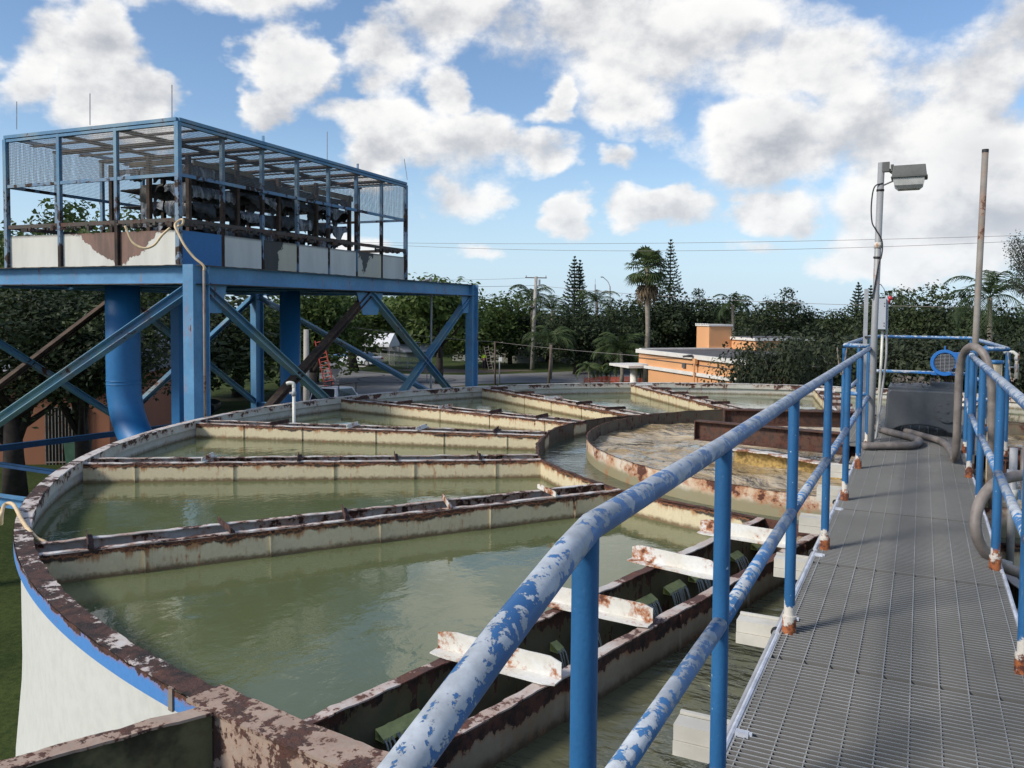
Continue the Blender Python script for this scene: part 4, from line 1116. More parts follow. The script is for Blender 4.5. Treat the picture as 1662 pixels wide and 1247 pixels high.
for i in range(7): m.box(TP((UU[i]+UU[i+1])/2, (CV0+CV1)/2, CZ1-.10), (CV1-CV0, .10, .02), MT)
m.split('roof_slat', 'cage_slat', cg)
def sheet(c, ex, ey, w, h, mat, name, parent):
    me = bpy.data.meshes.new(name); me.from_pydata([(-w/2, -h/2, 0), (w/2, -h/2, 0), (w/2, h/2, 0), (-w/2, h/2, 0)], [], [(0, 1, 2, 3)]); me.materials.append(MATS[mat])
    o = bpy.data.objects.new(name, me); COL.objects.link(o)
    M = Matrix((ex.normalized(), ey.normalized(), ex.cross(ey).normalized())).transposed().to_4x4(); M.translation = c; o.matrix_basis = M
    if parent: link(o, parent)
    return o
ZV = Vector((0, 0, 1)); hm = CZ1-.08-zm
sheet(TP((CU0+CU1)/2, CV0, zm+hm/2), E1, ZV, CU1-CU0, hm, 'wire_mesh', 'wire_mesh', cg)
sheet(TP((CU0+CU1)/2, CV1, zm+hm/2), E1, ZV, CU1-CU0, hm, 'wire_mesh', 'wire_mesh', cg)
sheet(TP(CU0, (CV0+CV1)/2, zm+hm/2), E2, ZV, CV1-CV0, hm, 'wire_mesh', 'wire_mesh', cg)
sheet(TP(CU1, (CV0+CV1)/2, zm+hm/2), E2, ZV, CV1-CV0, hm, 'wire_mesh', 'wire_mesh', cg)
sheet(TP((CU0+CU1)/2, (CV0+CV1)/2, CZ1-.055), E1, E2, CU1-CU0, CV1-CV0, 'wire_mesh', 'wire_mesh', cg)
# lower panels
def stained(name, base, col, u0, w0, w1, axis, zz=(2.16, 2.80), base2=None, amt=.95):
    m_, N, b, oc = newmat(name)
    x, y, z = N.sep(oc)
    # distance along the wall from the stain's middle
    q = Q0; e = E1 if axis == 'u' else E2
    s = N.math('ADD', N.math('MULTIPLY', N.math('SUBTRACT', x, q.x), e.x), N.math('MULTIPLY', N.math('SUBTRACT', y, q.y), e.y))
    dd = N.math('ABSOLUTE', N.math('SUBTRACT', s, u0))
    t = N.mapr(z, zz[0], zz[1], w0, w1, False)
    n = N.math('MULTIPLY', N.math('SUBTRACT', N.noise(oc, 2.6, 9, .68), .5), 1.0)
    msk = N.mapr(N.math('ADD', N.math('SUBTRACT', dd, t), n), .0, -.02)
    pc = N.mix(N.mapr(N.noise(N.scalev(oc, (1, 1, .25)), 3, 6, .6), .35, .7), base, base2 or tuple(c*.86 for c in base))
    rim = N.mapr(z, 2.74, 2.80); pc = N.mix(N.math('MULTIPLY', rim, .7), pc, (.06, .055, .05))
    cc = N.mix(N.mapr(N.noise(N.scalev(oc, (1, 1, .2)), 5, 6, .7), .35, .65), col, tuple(c*.5 for c in col))
    N.put(b.inputs['Base Color'], N.mix(N.math('MULTIPLY', msk, amt), pc, cc)); b.inputs['Roughness'].default_value = .6
    bump(N, b, msk, .004)
WHT = (.60, .61, .57); CRM = (.52, .49, .38)
stained('panel_brown_v', (.64, .63, .57), (.20, .10, .07), VV[1], .02, 1.1, 'v')
stained('panel_plain', WHT, (.3, .2, .15), -50, 0, 0, 'u')
stained('panel_char', CRM, (.020, .020, .022), UU[2]+.12, .25, .48, 'u')
stained('panel_streak', CRM, (.03, .03, .03), UU[5]+.35, -.02, .33, 'u', base2=(.45, .46, .42))
mats7 = ['pipe_blue', 'panel_plain', 'panel_char', 'panel_plain', 'panel_plain', 'panel_streak', 'panel_plain']
zc, hp = (CZ0+2.80)/2, 2.80-CZ0
for i in range(7):
    m = MB(); m.box(TP((UU[i]+UU[i+1])/2, CV0+.03, zc), (.02, UU[i+1]-UU[i]-.09, hp), MT); m.build('side_panel', mats7[i], cg)
    m = MB(); m.box(TP((UU[i]+UU[i+1])/2, CV1-.03, zc), (.02, UU[i+1]-UU[i]-.09, hp), MT); m.build('side_panel', 'panel_plain', cg)
for i in range(3):
    m = MB(); m.box(TP(CU0+.03, (VV[i]+VV[i+1])/2, zc), (VV[i+1]-VV[i]-.09, .02, hp), MT); m.build('side_panel', 'panel_brown_v', cg)
    m = MB(); m.box(TP(CU1-.03, (VV[i]+VV[i+1])/2, zc), (VV[i+1]-VV[i]-.09, .02, hp), MT); m.build('side_panel', 'panel_plain', cg)
# rods and lugs on top
for (x, y0, y1, d, lx_) in ((27, 165, 210, 16.0, 0), (146, 152, 203, 15.2, 0), (279, 138, 192, 14.35, 0), (531, 214, 262, 18.5, 0), (656, 258, 292, 21.1, 5)):
    a = at_d(x+lx_, y1, d); b = at_d(x, y0, d); m = MB(); m.tube([a, b], .009, 6); m.build('lightning_rod', 'galv', cg)
for u in (UU[2], UU[5]):
    p = TP(u, CV0, CZ1+.05); m = MB(); m.beam(p+Vector((0, 0, -.06)), p+Vector((0, 0, .07)), .05, .02, up=E1); m.build('lifting_lug', 'cage_blue', cg)
# trays
tr_ = MB(); rt = random.Random(11)
tu0, tu1, tv0, tv1 = .95, 6.0, 1.05, 2.85
def curtain(mb, a, b, z, h, seed, inward, belly=.055):
    a = Vector(a); b = Vector(b); k = 26; rws = 5; o = len(mb.v)
    for i in range(k+1):
        p = a.lerp(b, i/k); q = Vector((p.x*2.2+seed, p.y*2.2, z*3))
        hh = h*(.62+.85*(mnoise.noise(q)+.25*mnoise.noise(q*4)))
        if hh < .05: hh = .05
        for j in range(rws+1):
            f = j/rws; out = belly*math.sin(f*2.4)*(.6+.8*mnoise.noise(q*1.7+Vector((0, 0, 5))))+.03*mnoise.noise(Vector((p.x*9, p.y*9, f*5+seed)))
            mb.v.append(tuple(p+inward*(-out)+Vector((0, 0, z-hh*f))))
    for i in range(k):
        for j in range(rws): mb.face((o+i*(rws+1)+j, o+(i+1)*(rws+1)+j, o+(i+1)*(rws+1)+j+1, o+i*(rws+1)+j+1))
trays = thing('aerator_trays', 'stack of blackened dripping aeration trays inside the blue cage', 'tray stack', TP(3.7, 2.7, DZ))
sd_ = 0
for L, z in enumerate((4.06, 3.74, 3.42, 3.10, 2.82)):
    blk = MB(); slm = MB()
    nb = 4
    for i in range(nb):
        ua = tu0+(tu1-tu0)*i/nb+.04; ub = tu0+(tu1-tu0)*(i+1)/nb-.04; zz = z+rt.uniform(-.05, .05)
        blk.box(TP((ua+ub)/2, (tv0+tv1)/2, zz-.03), (tv1-tv0-.1, ub-ua, .03), MT @ Euler((rt.uniform(-.05, .05), rt.uniform(-.03, .03), 0)).to_matrix())
        for half in (0, 1):
            uu0 = ua+(ub-ua)*half*.5; uu1 = uu0+(ub-ua)*.5
            sd_ += 3.3; tgt = slm if rt.random() < .5 else blk
            curtain(tgt, TP(uu0, tv0, 0), TP(uu1, tv0, 0), zz, .30, sd_, E2)
            sd_ += 1.7; curtain(blk, TP(uu0, tv0+.25, 0), TP(uu1, tv0+.25, 0), zz, .36, sd_, E2, .02)
    for i in range(3):
        va = tv0+(tv1-tv0)*i/3+.02; vb = tv0+(tv1-tv0)*(i+1)/3-.02; sd_ += 2.1
        if L > 0 and i == 2 and L < 4: continue
        curtain(slm if rt.random() < .55 else blk, TP(tu0, va, 0), TP(tu0, vb, 0), z, .30, sd_, E1)
        curtain(blk, TP(tu0+.3, va, 0), TP(tu0+.3, vb, 0), z, .36, sd_+5, E1, .02)
        curtain(blk, TP(tu1, va, 0), TP(tu1, vb, 0), z, .28, sd_+9, E1*-1)
    ty = blk.build('tray', 'tray_black', trays, smooth=True)
    slm.split('slime', 'tray_slime', ty, smooth=True)
m = MB()
m.box(TP(1.8, 1.0, 4.10), (.03, 1.6, .09), MT); m.box(TP(5.2, 1.0, 4.08), (.03, 1.9, .12), MT); m.box(TP(.9, 1.9, 4.12), (1.1, .03, .10), MT)
m.split('board', 'tray_wood', trays)
for u in (.88, 2.15, 3.4, 4.7, 6.0):
    for v in (1.0, 1.95, 2.9):
        m = MB(); m.beam(TP(u, v, DZ), TP(u, v, 4.16+rt.uniform(-.05, .1)), .075, .075, up=E1); m.build('tray_post', 'tray_post', trays)
# hoses on the tower
hose([at_d(203, 367, 13.75), at_d(207, 376, 13.75), at_d(216, 394, 13.75), at_d(233, 403, 13.75), at_d(250, 398, 13.75), at_d(263, 382, 13.75), at_d(276, 370, 13.75)], .020, 'hose_tan', 'tan hose hanging in a loop across the rusty front panels of the tower cage')
hp_ = [at_d(288, 368, 13.6), at_d(296, 364, 13.6), at_d(297, 357, 13.6), at_d(291, 358, 13.6), at_d(284, 366, 13.5), at_d(290, 380, 13.45), at_d(300, 399, 13.4), at_d(315, 418, 13.4), at_d(330, 431, 13.4), at_d(331, 440, 13.4)]
hose(hp_, .020, 'hose_tan', 'tan hose coming down over the blue panel to the corner column of the tower')
q = at_d(331, 440, 13.4)
m = MB(); m.tube([q, (q.x, q.y, -.8)], .022, 10); link(m.build('riser_pipe', 'pole_rust', smooth=True), tw_)
q = at_d(700, 458, 22.6); m = MB(); m.tube(bez([q+Vector((-.3, .0, .02)), q+Vector((-.1, 0, .06)), q+Vector((0, 0, -.05)), q+Vector((0.0, 0, -1.5)), q+Vector((0.0, 0, -3.6))]), .03, 10); link(m.build('vent_pipe', 'galv', smooth=True), tw_)

# ================================================================= GROUND
def ground_poly(name, pts, dz, mat):
    m = MB(); vs = [at_z(x, y, GZ) for x, y in pts]; m.v = [(v.x, v.y, GZ+dz) for v in vs]; m.face(range(len(vs)))
    o = m.build(name, mat); up_normals(o); return tag(o, kind='structure')
m = MB(); S = 900; n_ = 30
m.v = [(-S, -S, GZ), (S, -S, GZ), (S, S, GZ), (-S, S, GZ)]; m.face((0, 1, 2, 3)); tag(m.build('ground', 'grass_mat'), kind='structure')
road = [(430, 900), (478, 700), (490, 640), (497, 600), (500, 583), (470, 575), (520, 572), (536, 586), (560, 596), (590, 603), (630, 607), (690, 608), (765, 609.5), (860, 606), (950, 602.5), (1100, 598), (1250, 594), (1250, 606), (1100, 616), (950, 621), (850, 622), (765, 624), (700, 633), (650, 648), (610, 690), (590, 900)]
ground_poly('road', road, .02, 'asphalt')
ground_poly('gravel_verge', [(560, 592.5), (605, 592), (590, 596.5), (566, 595.5)], .03, 'concrete')
ground_poly('driveway', [(150, 640), (300, 640), (360, 700), (420, 800), (100, 800), (120, 690)], .015, 'driveway')
ground_poly('dirt', [(640, 601), (700, 598), (760, 601), (820, 600), (870, 602), (780, 606), (690, 605.5)], .025, 'fence_wood')
m = MB(); rs = random.Random(3)
for (x, y, r0, a0, a1) in ((585, 617, 3.2, 20, 330), (600, 620, 4.0, 100, 300), (640, 617, 3.4, 60, 350), (660, 616, 4.2, -60, 200), (520, 612, 3.0, 80, 290), (560, 609, 3.6, 0, 180), (672, 618, 2.6, -90, 120)):
    c = at_z(x, y, GZ); k = 40; o = len(m.v)
    for i in range(k+1):
        a = R(a0+(a1-a0)*i/k); rr = r0*(1+.04*math.sin(3*a)); w_ = .12
        for q in (-w_, w_): m.v.append((c.x+(rr+q)*math.cos(a), c.y+(rr+q)*.8*math.sin(a), GZ+.026))
    for i in range(k): m.face((o+2*i, o+2*i+1, o+2*i+3, o+2*i+2))
o = m.build('skid_mark', 'skid'); up_normals(o); tag(o, kind='structure')

# ================================================================= BUILDINGS
bR = at_d(1214, 587, 33.6); bL = at_d(1037, 568, 43.0); zt = (bR.z+bL.z)/2
bR.z = bL.z = 0; ba = (bL-bR).normalized(); bb = Vector((-ba.y, ba.x, 0))
if bb.y < 0: bb = -bb
BLn = (bL-bR).length
MBm = Matrix((ba, bb, Vector((0, 0, 1)))).transposed()
def BP(u, v, z): return bR+ba*u+bb*v+Vector((0, 0, z))
bd = thing('orange_building', 'low flat-roofed orange building with white roof trim across from the tank', 'building', BP(4, 5, GZ))
m = MB()
m.box(BP(BLn/2-.55, 3, (GZ+zt)/2-.03), (BLn-1.1, 6, zt-GZ-.06), MBm)
m.box(BP(BLn-.55, 3, zt-.36), (1.1, 6, .62), MBm)
wl = m.build('wall', 'orange_wall', bd)
m = MB(); m.box(BP(BLn/2, -.04, zt-.05), (BLn+.2, .20, .19), MBm); m.box(BP(BLn+.06, 3.15, zt-.04), (.26, 6.1, .24), MBm); m.box(BP(-.06, 3.15, zt-.04), (.26, 6.1, .24), MBm)
m.box(BP(BLn/2-.4, -.05, zt-.82), (BLn-.8, .12, .15), MBm); m.build('roof_trim', 'white_trim', bd)
m = MB(); m.box(BP(BLn/2, 3.1, zt+.0), (BLn-.3, 6.0, .04), MBm); m.build('roof', 'roof_dark', bd)
m = MB(); m.box(BP(BLn/2, -.015, zt-.40), (BLn, .03, .035), MBm); m.build('groove', 'roof_dark', bd)
m = MB(); u_ = 3.9; m.tube([BP(u_, -.20, zt-.12), BP(u_, -.20, GZ)], .045, 10); m.box(BP(u_, -.16, zt-.22), (.22, .14, .22), MBm); m.build('downpipe', 'orange_wall', bd)
m = MB(); m.box(BP(5.1, -.03, zt-.50), (.28, .10, .22), MBm); m.build('wall_vent', 'roof_dark', bd)
m = MB(); m.box(BP(4.1, -.3, zt+.0), (.14, .2, .12), MBm); m.tube([BP(4.1, -.38, zt), BP(4.3, -.55, zt-.03)], .05, 10); m.build('security_light', 'roof_dark', bd)
m = MB(); m.tube([BP(1.0, -.06, zt-.7), BP(1.0, -.06, GZ)], .03, 8); m.build('conduit', 'orange_wall', bd)
m = MB(); m.box(BP(BLn+.5, .1, zt-.84), (2.4, 2.0, .12), MBm); m.build('porch_roof', 'white_trim', bd)
c = BP(BLn+.15, -.2, 0); m = MB(); m.tube([(c.x, c.y, GZ), (c.x, c.y, zt-.9)], .19, 18); m.build('porch_column', 'white_trim', bd, smooth=True)
tb = at_z(1147, 567, zt); mt = MB()
t0 = MB(); t0.box(tb+ba*.55+bb*.75+Vector((0, 0, .60)), (1.30, 1.35, 1.28), MBm); tb_o = t0.build('roof_tower', 'orange_wall', bd)
t0 = MB(); t0.box(tb+ba*.55+bb*.75+Vector((0, 0, 1.28)), (1.42, 1.47, .10), MBm)
for i in range(8):
    t0.box(tb+ba*(-.05+.17*i)+bb*.02+Vector((0, 0, 1.345)), (.09, .1, .05), MBm)
t0.build('coping', 'white_trim', tb_o)
t0 = MB(); c = tb+ba*(-1.1)+bb*3.2; t0.box(c+Vector((0, 0, .28)), (2.4, 3.5, .60), MBm); ub = t0.build('upper_block', 'orange_wall', bd)
t0 = MB(); t0.box(c+Vector((0, 0, .60)), (2.6, 3.7, .14), MBm); t0.build('coping', 'white_trim', ub); t0 = MB(); t0.box(c+Vector((0, 0, .685)), (2.4, 3.5, .02), MBm); t0.build('roof', 'roof_dark', ub)

def house(name, label, px0, px1, ytop, ybot, dep, wmat, roofm, wins=(), depth=8, gable=.8):
    a = at_z(px0, ybot, GZ); b = at_z(px1, ybot, GZ)
    a = at_d(px0, 560, dep); b = at_d(px1, 560, dep*1.02); a.z = b.z = GZ
    x = (b-a).normalized(); y = Vector((-x.y, x.x, 0)); W = (b-a).length; H = at_d(px0, ytop, dep).z-GZ; Mx = Matrix((x, y, ZV)).transposed()
    t = thing(name, label, 'house', (a+b)/2)
    m = MB(); m.box((a+b)/2+y*depth/2+Vector((0, 0, H/2)), (W, depth, H), Mx); w = m.build('wall', wmat, t)
    m = MB(); ov = .5; e = [a-x*ov-y*ov, b+x*ov-y*ov, b+x*ov+y*(depth+ov), a-x*ov+y*(depth+ov)]
    vs = [p+Vector((0, 0, H)) for p in e]+[a-x*ov+y*depth/2+Vector((0, 0, H+gable)), b+x*ov+y*depth/2+Vector((0, 0, H+gable))]
    vs2 = [v+Vector((0, 0, .12)) for v in vs]
    m.add(vs+vs2, [(0, 1, 5, 4), (3, 4, 5, 2), (0, 4, 3), (1, 2, 5), (6, 10, 11, 7), (9, 8, 11, 10), (6, 9, 10), (7, 11, 8), (0, 6, 7, 1), (2, 8, 9, 3), (0, 3, 9, 6), (1, 7, 8, 2)])
    m.build('roof', roofm, t)
    for (f0, f1, z0, z1) in wins:
        m = MB(); c = a+x*(W*(f0+f1)/2)-y*.03+Vector((0, 0, (z0+z1)/2)); m.box(c, (W*(f1-f0), .06, z1-z0), Mx); wf = m.build('window', 'white_trim', t)
        m = MB(); m.box(c-y*.02, (W*(f1-f0)-.14, .06, z1-z0-.14), Mx); m.build('pane', 'window_glass', wf)
    return t, a, x, y, W, Mx
house('house', 'low grey-green bungalow behind the palms across the road', 930, 1030, 566, 601, 92, 'house_grey', 'roof_dark', ((.28, .50, 1.0, 1.9), (.62, .75, 1.0, 1.9)))
house('house', 'small pale house half hidden behind the concrete utility pole', 852, 884, 560, 600, 96, 'house_white', 'roof_grey', ((.3, .62, .9, 2.2),), 6)
house('house', 'grey-roofed house wall seen far down the street behind the parked cars', 660, 705, 572, 600, 104, 'house_grey', 'roof_grey', ((.3, .5, .9, 1.9),), 6)
t, a, x, y, W, Mx = house('orange_house', 'orange bungalow with a barred gate under the trees, seen beneath the tower', -60, 176, 615, 700, 31, 'orange_house', 'roof_grey', ((.12, .25, 1.0, 2.0),), 9, 1.6)
m = MB(); gc = a+x*(W*.70)-y*.05
m.box(gc+Vector((0, 0, 1.1)), (1.5, .06, 2.2), Mx); g_ = m.build('doorway', 'window_glass', t)
m = MB()
for i in range(13): m.box(gc-y*.08+x*(-.72+.12*i)+Vector((0, 0, 1.1)), (.025, .025, 2.2), Mx)
m.box(gc-y*.08+Vector((0, 0, 2.18)), (1.5, .03, .05), Mx); m.box(gc-y*.08+Vector((0, 0, .1)), (1.5, .03, .05), Mx); m.build('bars', 'pole_rust', g_)
m = MB(); c = a+x*(W*.84)-y*.9
frustum(m, (c.x, c.y), (.52, .56), (.64, .70), GZ, GZ+1.0); bn = m.build('bin_body', 'bin_green'); t = thing('wheelie_bin', 'dark green wheeled rubbish bin in front of the orange bungalow', 'bin', c); link(bn, t)
m = MB(); m.box((c.x, c.y, GZ+1.03), (.68, .74, .06)); m.build('lid', 'bin_green', t)
c = at_d(612, 585, 92); c.z = GZ
t = thing('canopy_tent', 'white peaked canopy tent behind the parked cars', 'tent', c)
Mx = Matrix.Rotation(R(18), 3, 'Z'); m = MB(); w_, h_ = 2.0, 2.2
e = [Mx @ Vector(q) for q in ((-w_, -w_, h_), (w_, -w_, h_), (w_, w_, h_), (-w_, w_, h_), (-w_*1., 0, h_+1.15), (w_*1., 0, h_+1.15))]
e = [c+q for q in e]; m.add(e+[q+Vector((0, 0, -.28)) for q in e[:4]], [(0, 1, 5, 4), (2, 3, 4, 5), (0, 4, 3), (1, 2, 5), (0, 6, 7, 1), (1, 7, 8, 2), (2, 8, 9, 3), (3, 9, 6, 0)]); m.build('roof', 'tent_white', t)
for sx in (-1, 1):
    for sy in (-1, 1): m = MB(); q = c+Mx @ Vector((sx*w_, sy*w_, 0)); m.tube([q, q+Vector((0, 0, h_))], .03, 6); m.build('leg', 'galv', t)

# ================================================================= VEHICLES
def car(name, label, pos, ang, body, kind='sedan'):
    t = thing(name, label, 'pickup' if kind == 'pickup' else 'car', (0, 0, 0))
    L = 4.6 if kind == 'sedan' else 5.4; Wc = .88 if kind == 'sedan' else .95
    if kind == 'sedan':
        low = [(-2.3, .45), (-2.25, .78), (-1.9, .92), (-1.1, .95), (1.3, .98), (2.05, 1.0), (2.28, .85), (2.3, .45), (2.1, .25), (-2.1, .25)]
        cab = [(-1.15, .93), (-.35, 1.38), (.75, 1.42), (1.65, .98)]
    else:
        low = [(-2.7, .5), (-2.65, 1.0), (-1.5, 1.12), (-1.2, 1.15), (2.7, 1.12), (2.7, .5), (2.5, .38), (-2.5, .38)]
        cab = [(-1.3, 1.12), (-.7, 1.82), (.75, 1.86), (.95, 1.12)]
    m = MB(); k = len(low)
    vs = [(x_, -Wc, z) for x_, z in low]+[(x_, Wc, z) for x_, z in low]
    m.add(vs, [tuple(range(k)), tuple(range(2*k-1, k-1, -1))]+[(i, (i+1) % k, k+(i+1) % k, k+i)[::-1] for i in range(k)])
    kc = len(cab); top = [(x_, -Wc+(.06 if z < 1.2 and x_ else .20), z) for x_, z in cab]; top2 = [(x_, -y_, z) for x_, y_, z in top]
    m.add(top+top2, [tuple(range(kc)), tuple(range(2*kc-1, kc-1, -1))]+[(i, i+1, kc+i+1, kc+i)[::-1] for i in range(kc-1)])
    b = m.build('body', body, t); bv = b.modifiers.new('b', 'BEVEL'); bv.width = .05; bv.segments = 2; bv.limit_method = 'ANGLE'
    # glass: rear, front, sides set 3 mm proud
    def shrink(P, f=.84): c_ = sum((Vector(p) for p in P), Vector())/len(P); return [c_+(Vector(p)-c_)*f for p in P]
    def proud(P, nrm, d_=.012): return [Vector(p)+Vector(nrm)*d_ for p in P]
    A, Bc, Cc, Dc = top; A2, B2, C2, D2 = top2
    for P in ([A, Bc, B2, A2], [Cc, Dc, D2, C2]):
        P = [Vector(p) for p in P]; nn = (P[1]-P[0]).cross(P[2]-P[0]).normalized()
        if nn.x*(P[0].x+P[1].x) < 0: nn = -nn
        q = proud(shrink(P, .86), nn, .02); g_ = MB(); g_.add(q+[v-nn*.03 for v in q], [(0, 1, 2, 3), (7, 6, 5, 4), (0, 4, 5, 1), (1, 5, 6, 2), (2, 6, 7, 3), (3, 7, 4, 0)]); g_.build('window', 'window_glass', t)
    for s, P in ((-1, top), (1, top2)):
        P = [Vector(p) for p in P]; q = proud(shrink(P, .80), (0, s, .2), .02)
        g_ = MB(); g_.add(q+[v-Vector((0, s*.04, 0)) for v in q], [(0, 1, 2, 3), (7, 6, 5, 4)]+[(i, (i+1) % 4, 4+(i+1) % 4, 4+i) for i in range(4)]); g_.build('window', 'window_glass', t)
    wx = (1.42, -1.40) if kind == 'sedan' else (1.75, -1.75)
    for x_ in wx:
        for s in (-1, 1):
            g_ = MB(); g_.tube([(x_, s*(Wc-.17), .33), (x_, s*(Wc+.02), .33)], .33, 22); wh = g_.build('wheel', 'black_rubber', t)
            g_ = MB(); g_.tube([(x_, s*(Wc-.01), .33), (x_, s*(Wc+.03), .33)], .19, 14); g_.build('rim', 'grey_metal', wh)
    for s in (-1, 1):
        g_ = MB(); g_.box((2.26 if kind == 'sedan' else 2.70, s*(Wc-.22), .82), (.08, .34, .16)); g_.build('taillight', 'tail_red', t)
        g_ = MB(); g_.box((-2.25 if kind == 'sedan' else -2.66, s*(Wc-.22), .70), (.08, .34, .14)); g_.build('headlight', 'chrome', t)
    if kind == 'pickup':
        g_ = MB()
        for x_ in (-.9, .6, 2.5):
            for s in (-1, 1): g_.beam((x_, s*.80, 1.1), (x_, s*.80, 2.0), .04, .04)
            g_.beam((x_, -.85, 2.0), (x_, .85, 2.0), .045, .045)
        for s in (-1, 1): g_.beam((-1.1, s*.80, 2.02), (2.6, s*.80, 2.02), .04, .04)
        g_.build('ladder_rack', 'black_rubber', t)
    t.location = pos; t.rotation_euler = (0, 0, ang); return t
def gpos(px, d): p = at_d(px, 560, d); p.z = GZ+.02; return p
va = math.atan2(FW.y, FW.x)       # view heading
car('parked_car', 'white saloon car parked on the grass verge, nearest of the parked cars', gpos(586, 88), va-R(118), 'car_white')
car('parked_car', 'blue saloon car parked just behind the white saloon', gpos(561, 92), va-R(125), 'car_blue')
car('parked_car', 'black car nose-on beside the big blue pipe, in the shaded driveway', gpos(228, 41), va+R(20), 'car_black')
car('parked_car', 'black car parked side-on in the shade between the tower columns', gpos(283, 45), va+R(98), 'car_black')
tp = at_d(541, 560, 44); tp.z = GZ+.02
car('pickup_truck', 'white pickup with a black ladder rack, only its cab top above the tank rim', tp, va+R(155), 'car_white', 'pickup')

def ladder(label, a, b, w, mat, n=14):
    t = thing('ladder', label, 'ladder', a); d = (b-a); sd2 = d.cross(FW).normalized()*w/2
    m = MB()
    for s in (-1, 1): m.beam(a+sd2*s, b+sd2*s, .05, .09, up=FW)
    m.build('rail', mat, t)
    m = MB()
    for i in range(n): p = a.lerp(b, (i+.5)/n); m.tube([p-sd2, p+sd2], .022, 6)
    m.build('rung', mat, t)
a = at_d(546, 690, 45.5); a.z = GZ; b = at_d(518, 552, 45.5)
ladder('long red fibreglass ladder leaning against the forked tree behind the pickup', a, b, .46, 'ladder_red', 20)
a = at_d(797, 603, 82); a.z = GZ; b = at_d(789, 562, 82)
ladder('pale aluminium ladder standing next to the worker in the yellow vest', a, b, .42, 'ladder_alu', 9)

# person: one continuous skinned body
def person(pos, face):
    t = thing('person', 'person in a yellow-green vest and dark trousers standing by the pale ladder', 'person', pos)
    J = {'pel': (0, 0, .95, .15), 'bel': (0, .01, 1.10, .145), 'ch': (0, 0, 1.32, .17), 'nk': (0, 0, 1.50, .065), 'hd0': (0, -.01, 1.60, .085), 'hd1': (0, -.015, 1.70, .095), 'hd2': (0, 0, 1.76, .06),
         'sl': (.19, 0, 1.42, .075), 'el': (.25, -.06, 1.16, .055), 'wl': (.20, -.26, 1.08, .036), 'fl': (.19, -.35, 1.09, .03),
         'sr': (-.19, 0, 1.42, .075), 'er': (-.26, -.04, 1.16, .055), 'wr': (-.22, -.22, 1.20, .036), 'fr': (-.21, -.31, 1.25, .03),
         'hl': (.10, 0, .88, .10), 'kl': (.12, -.03, .50, .07), 'al': (.13, .02, .09, .048), 'tl': (.14, -.15, .03, .04),
         'hr': (-.10, 0, .88, .10), 'kr': (-.11, 0, .50, .07), 'ar': (-.13, .03, .09, .048), 'tr': (-.15, -.14, .03, .04)}
    E = [('pel', 'bel'), ('bel', 'ch'), ('ch', 'nk'), ('nk', 'hd0'), ('hd0', 'hd1'), ('hd1', 'hd2'), ('ch', 'sl'), ('sl', 'el'), ('el', 'wl'), ('wl', 'fl'), ('ch', 'sr'), ('sr', 'er'), ('er', 'wr'), ('wr', 'fr'),
         ('pel', 'hl'), ('hl', 'kl'), ('kl', 'al'), ('al', 'tl'), ('pel', 'hr'), ('hr', 'kr'), ('kr', 'ar'), ('ar', 'tr')]
    K = list(J); Rm = Matrix.Rotation(face, 3, 'Z')
    def skin(name, keys, edges, mat, grow=0.):
        me = bpy.data.meshes.new(name); idx = {k: i for i, k in enumerate(keys)}
        me.from_pydata([pos+Rm @ Vector(J[k][:3]) for k in keys], [(idx[a], idx[b]) for a, b in edges], [])
        me.materials.append(MATS[mat]); o = bpy.data.objects.new(name, me); COL.objects.link(o)
        md = o.modifiers.new('skin', 'SKIN'); md.use_smooth_shade = True
        for k, sv in zip(keys, me.skin_vertices[0].data): sv.radius = (J[k][3]+grow, (J[k][3]+grow)*.8)
        me.skin_vertices[0].data[0].use_root = True
        sb = o.modifiers.new('s', 'SUBSURF'); sb.levels = sb.render_levels = 2; link(o, t); return o
    skin('body', K, E, 'skin')
    skin('trousers', ['pel', 'hl', 'kl', 'al', 'hr', 'kr', 'ar'], [('pel', 'hl'), ('hl', 'kl'), ('kl', 'al'), ('pel', 'hr'), ('hr', 'kr'), ('kr', 'ar')], 'clothes_dark', .018)
    skin('vest', ['bel', 'ch', 'sl', 'sr'], [('bel', 'ch'), ('ch', 'sl'), ('ch', 'sr')], 'hivis', .03)
    skin('sleeves', ['ch', 'sl', 'el', 'sr', 'er'], [('ch', 'sl'), ('sl', 'el'), ('ch', 'sr'), ('sr', 'er')], 'hivis', .015)
    skin('hair', ['hd1', 'hd2'], [('hd1', 'hd2')], 'hair', .012)
person(gpos(786, 83), va-R(90)+R(160))

# ================================================================= SIGNS, POLES, WIRES
def textmesh(txt, size, M, mat, name, parent):
    cu = bpy.data.curves.new('txt', 'FONT'); cu.body = txt; cu.size = size; cu.align_x = 'CENTER'; cu.align_y = 'CENTER'; cu.extrude = .004
    o = bpy.data.objects.new('txt', cu); me = bpy.data.meshes.new_from_object(o); bpy.data.objects.remove(o)
    me.transform(M); me.materials.clear(); me.materials.append(MATS[mat])
    ob = bpy.data.objects.new(name, me); COL.objects.link(ob); link(ob, parent)
def facing(p):      # frame with x to the viewer's right, y up, z towards the street
    z = Vector((O.x-p.x, O.y-p.y, 0)).normalized(); x_ = Vector((0, 0, 1)).cross(z); M = Matrix((x_, Vector((0, 0, 1)), z)).transposed().to_4x4(); M.translation = p; return M
c = at_d(693, 590, 68); t = thing('stop_sign', 'red octagonal stop sign on a thin post at the street corner', 'sign', (c.x, c.y, GZ)); M = facing(c)
m = MB(); P = [Vector((.37*math.cos(R(22.5+45*i)), .37*math.sin(R(22.5+45*i)), 0)) for i in range(8)]
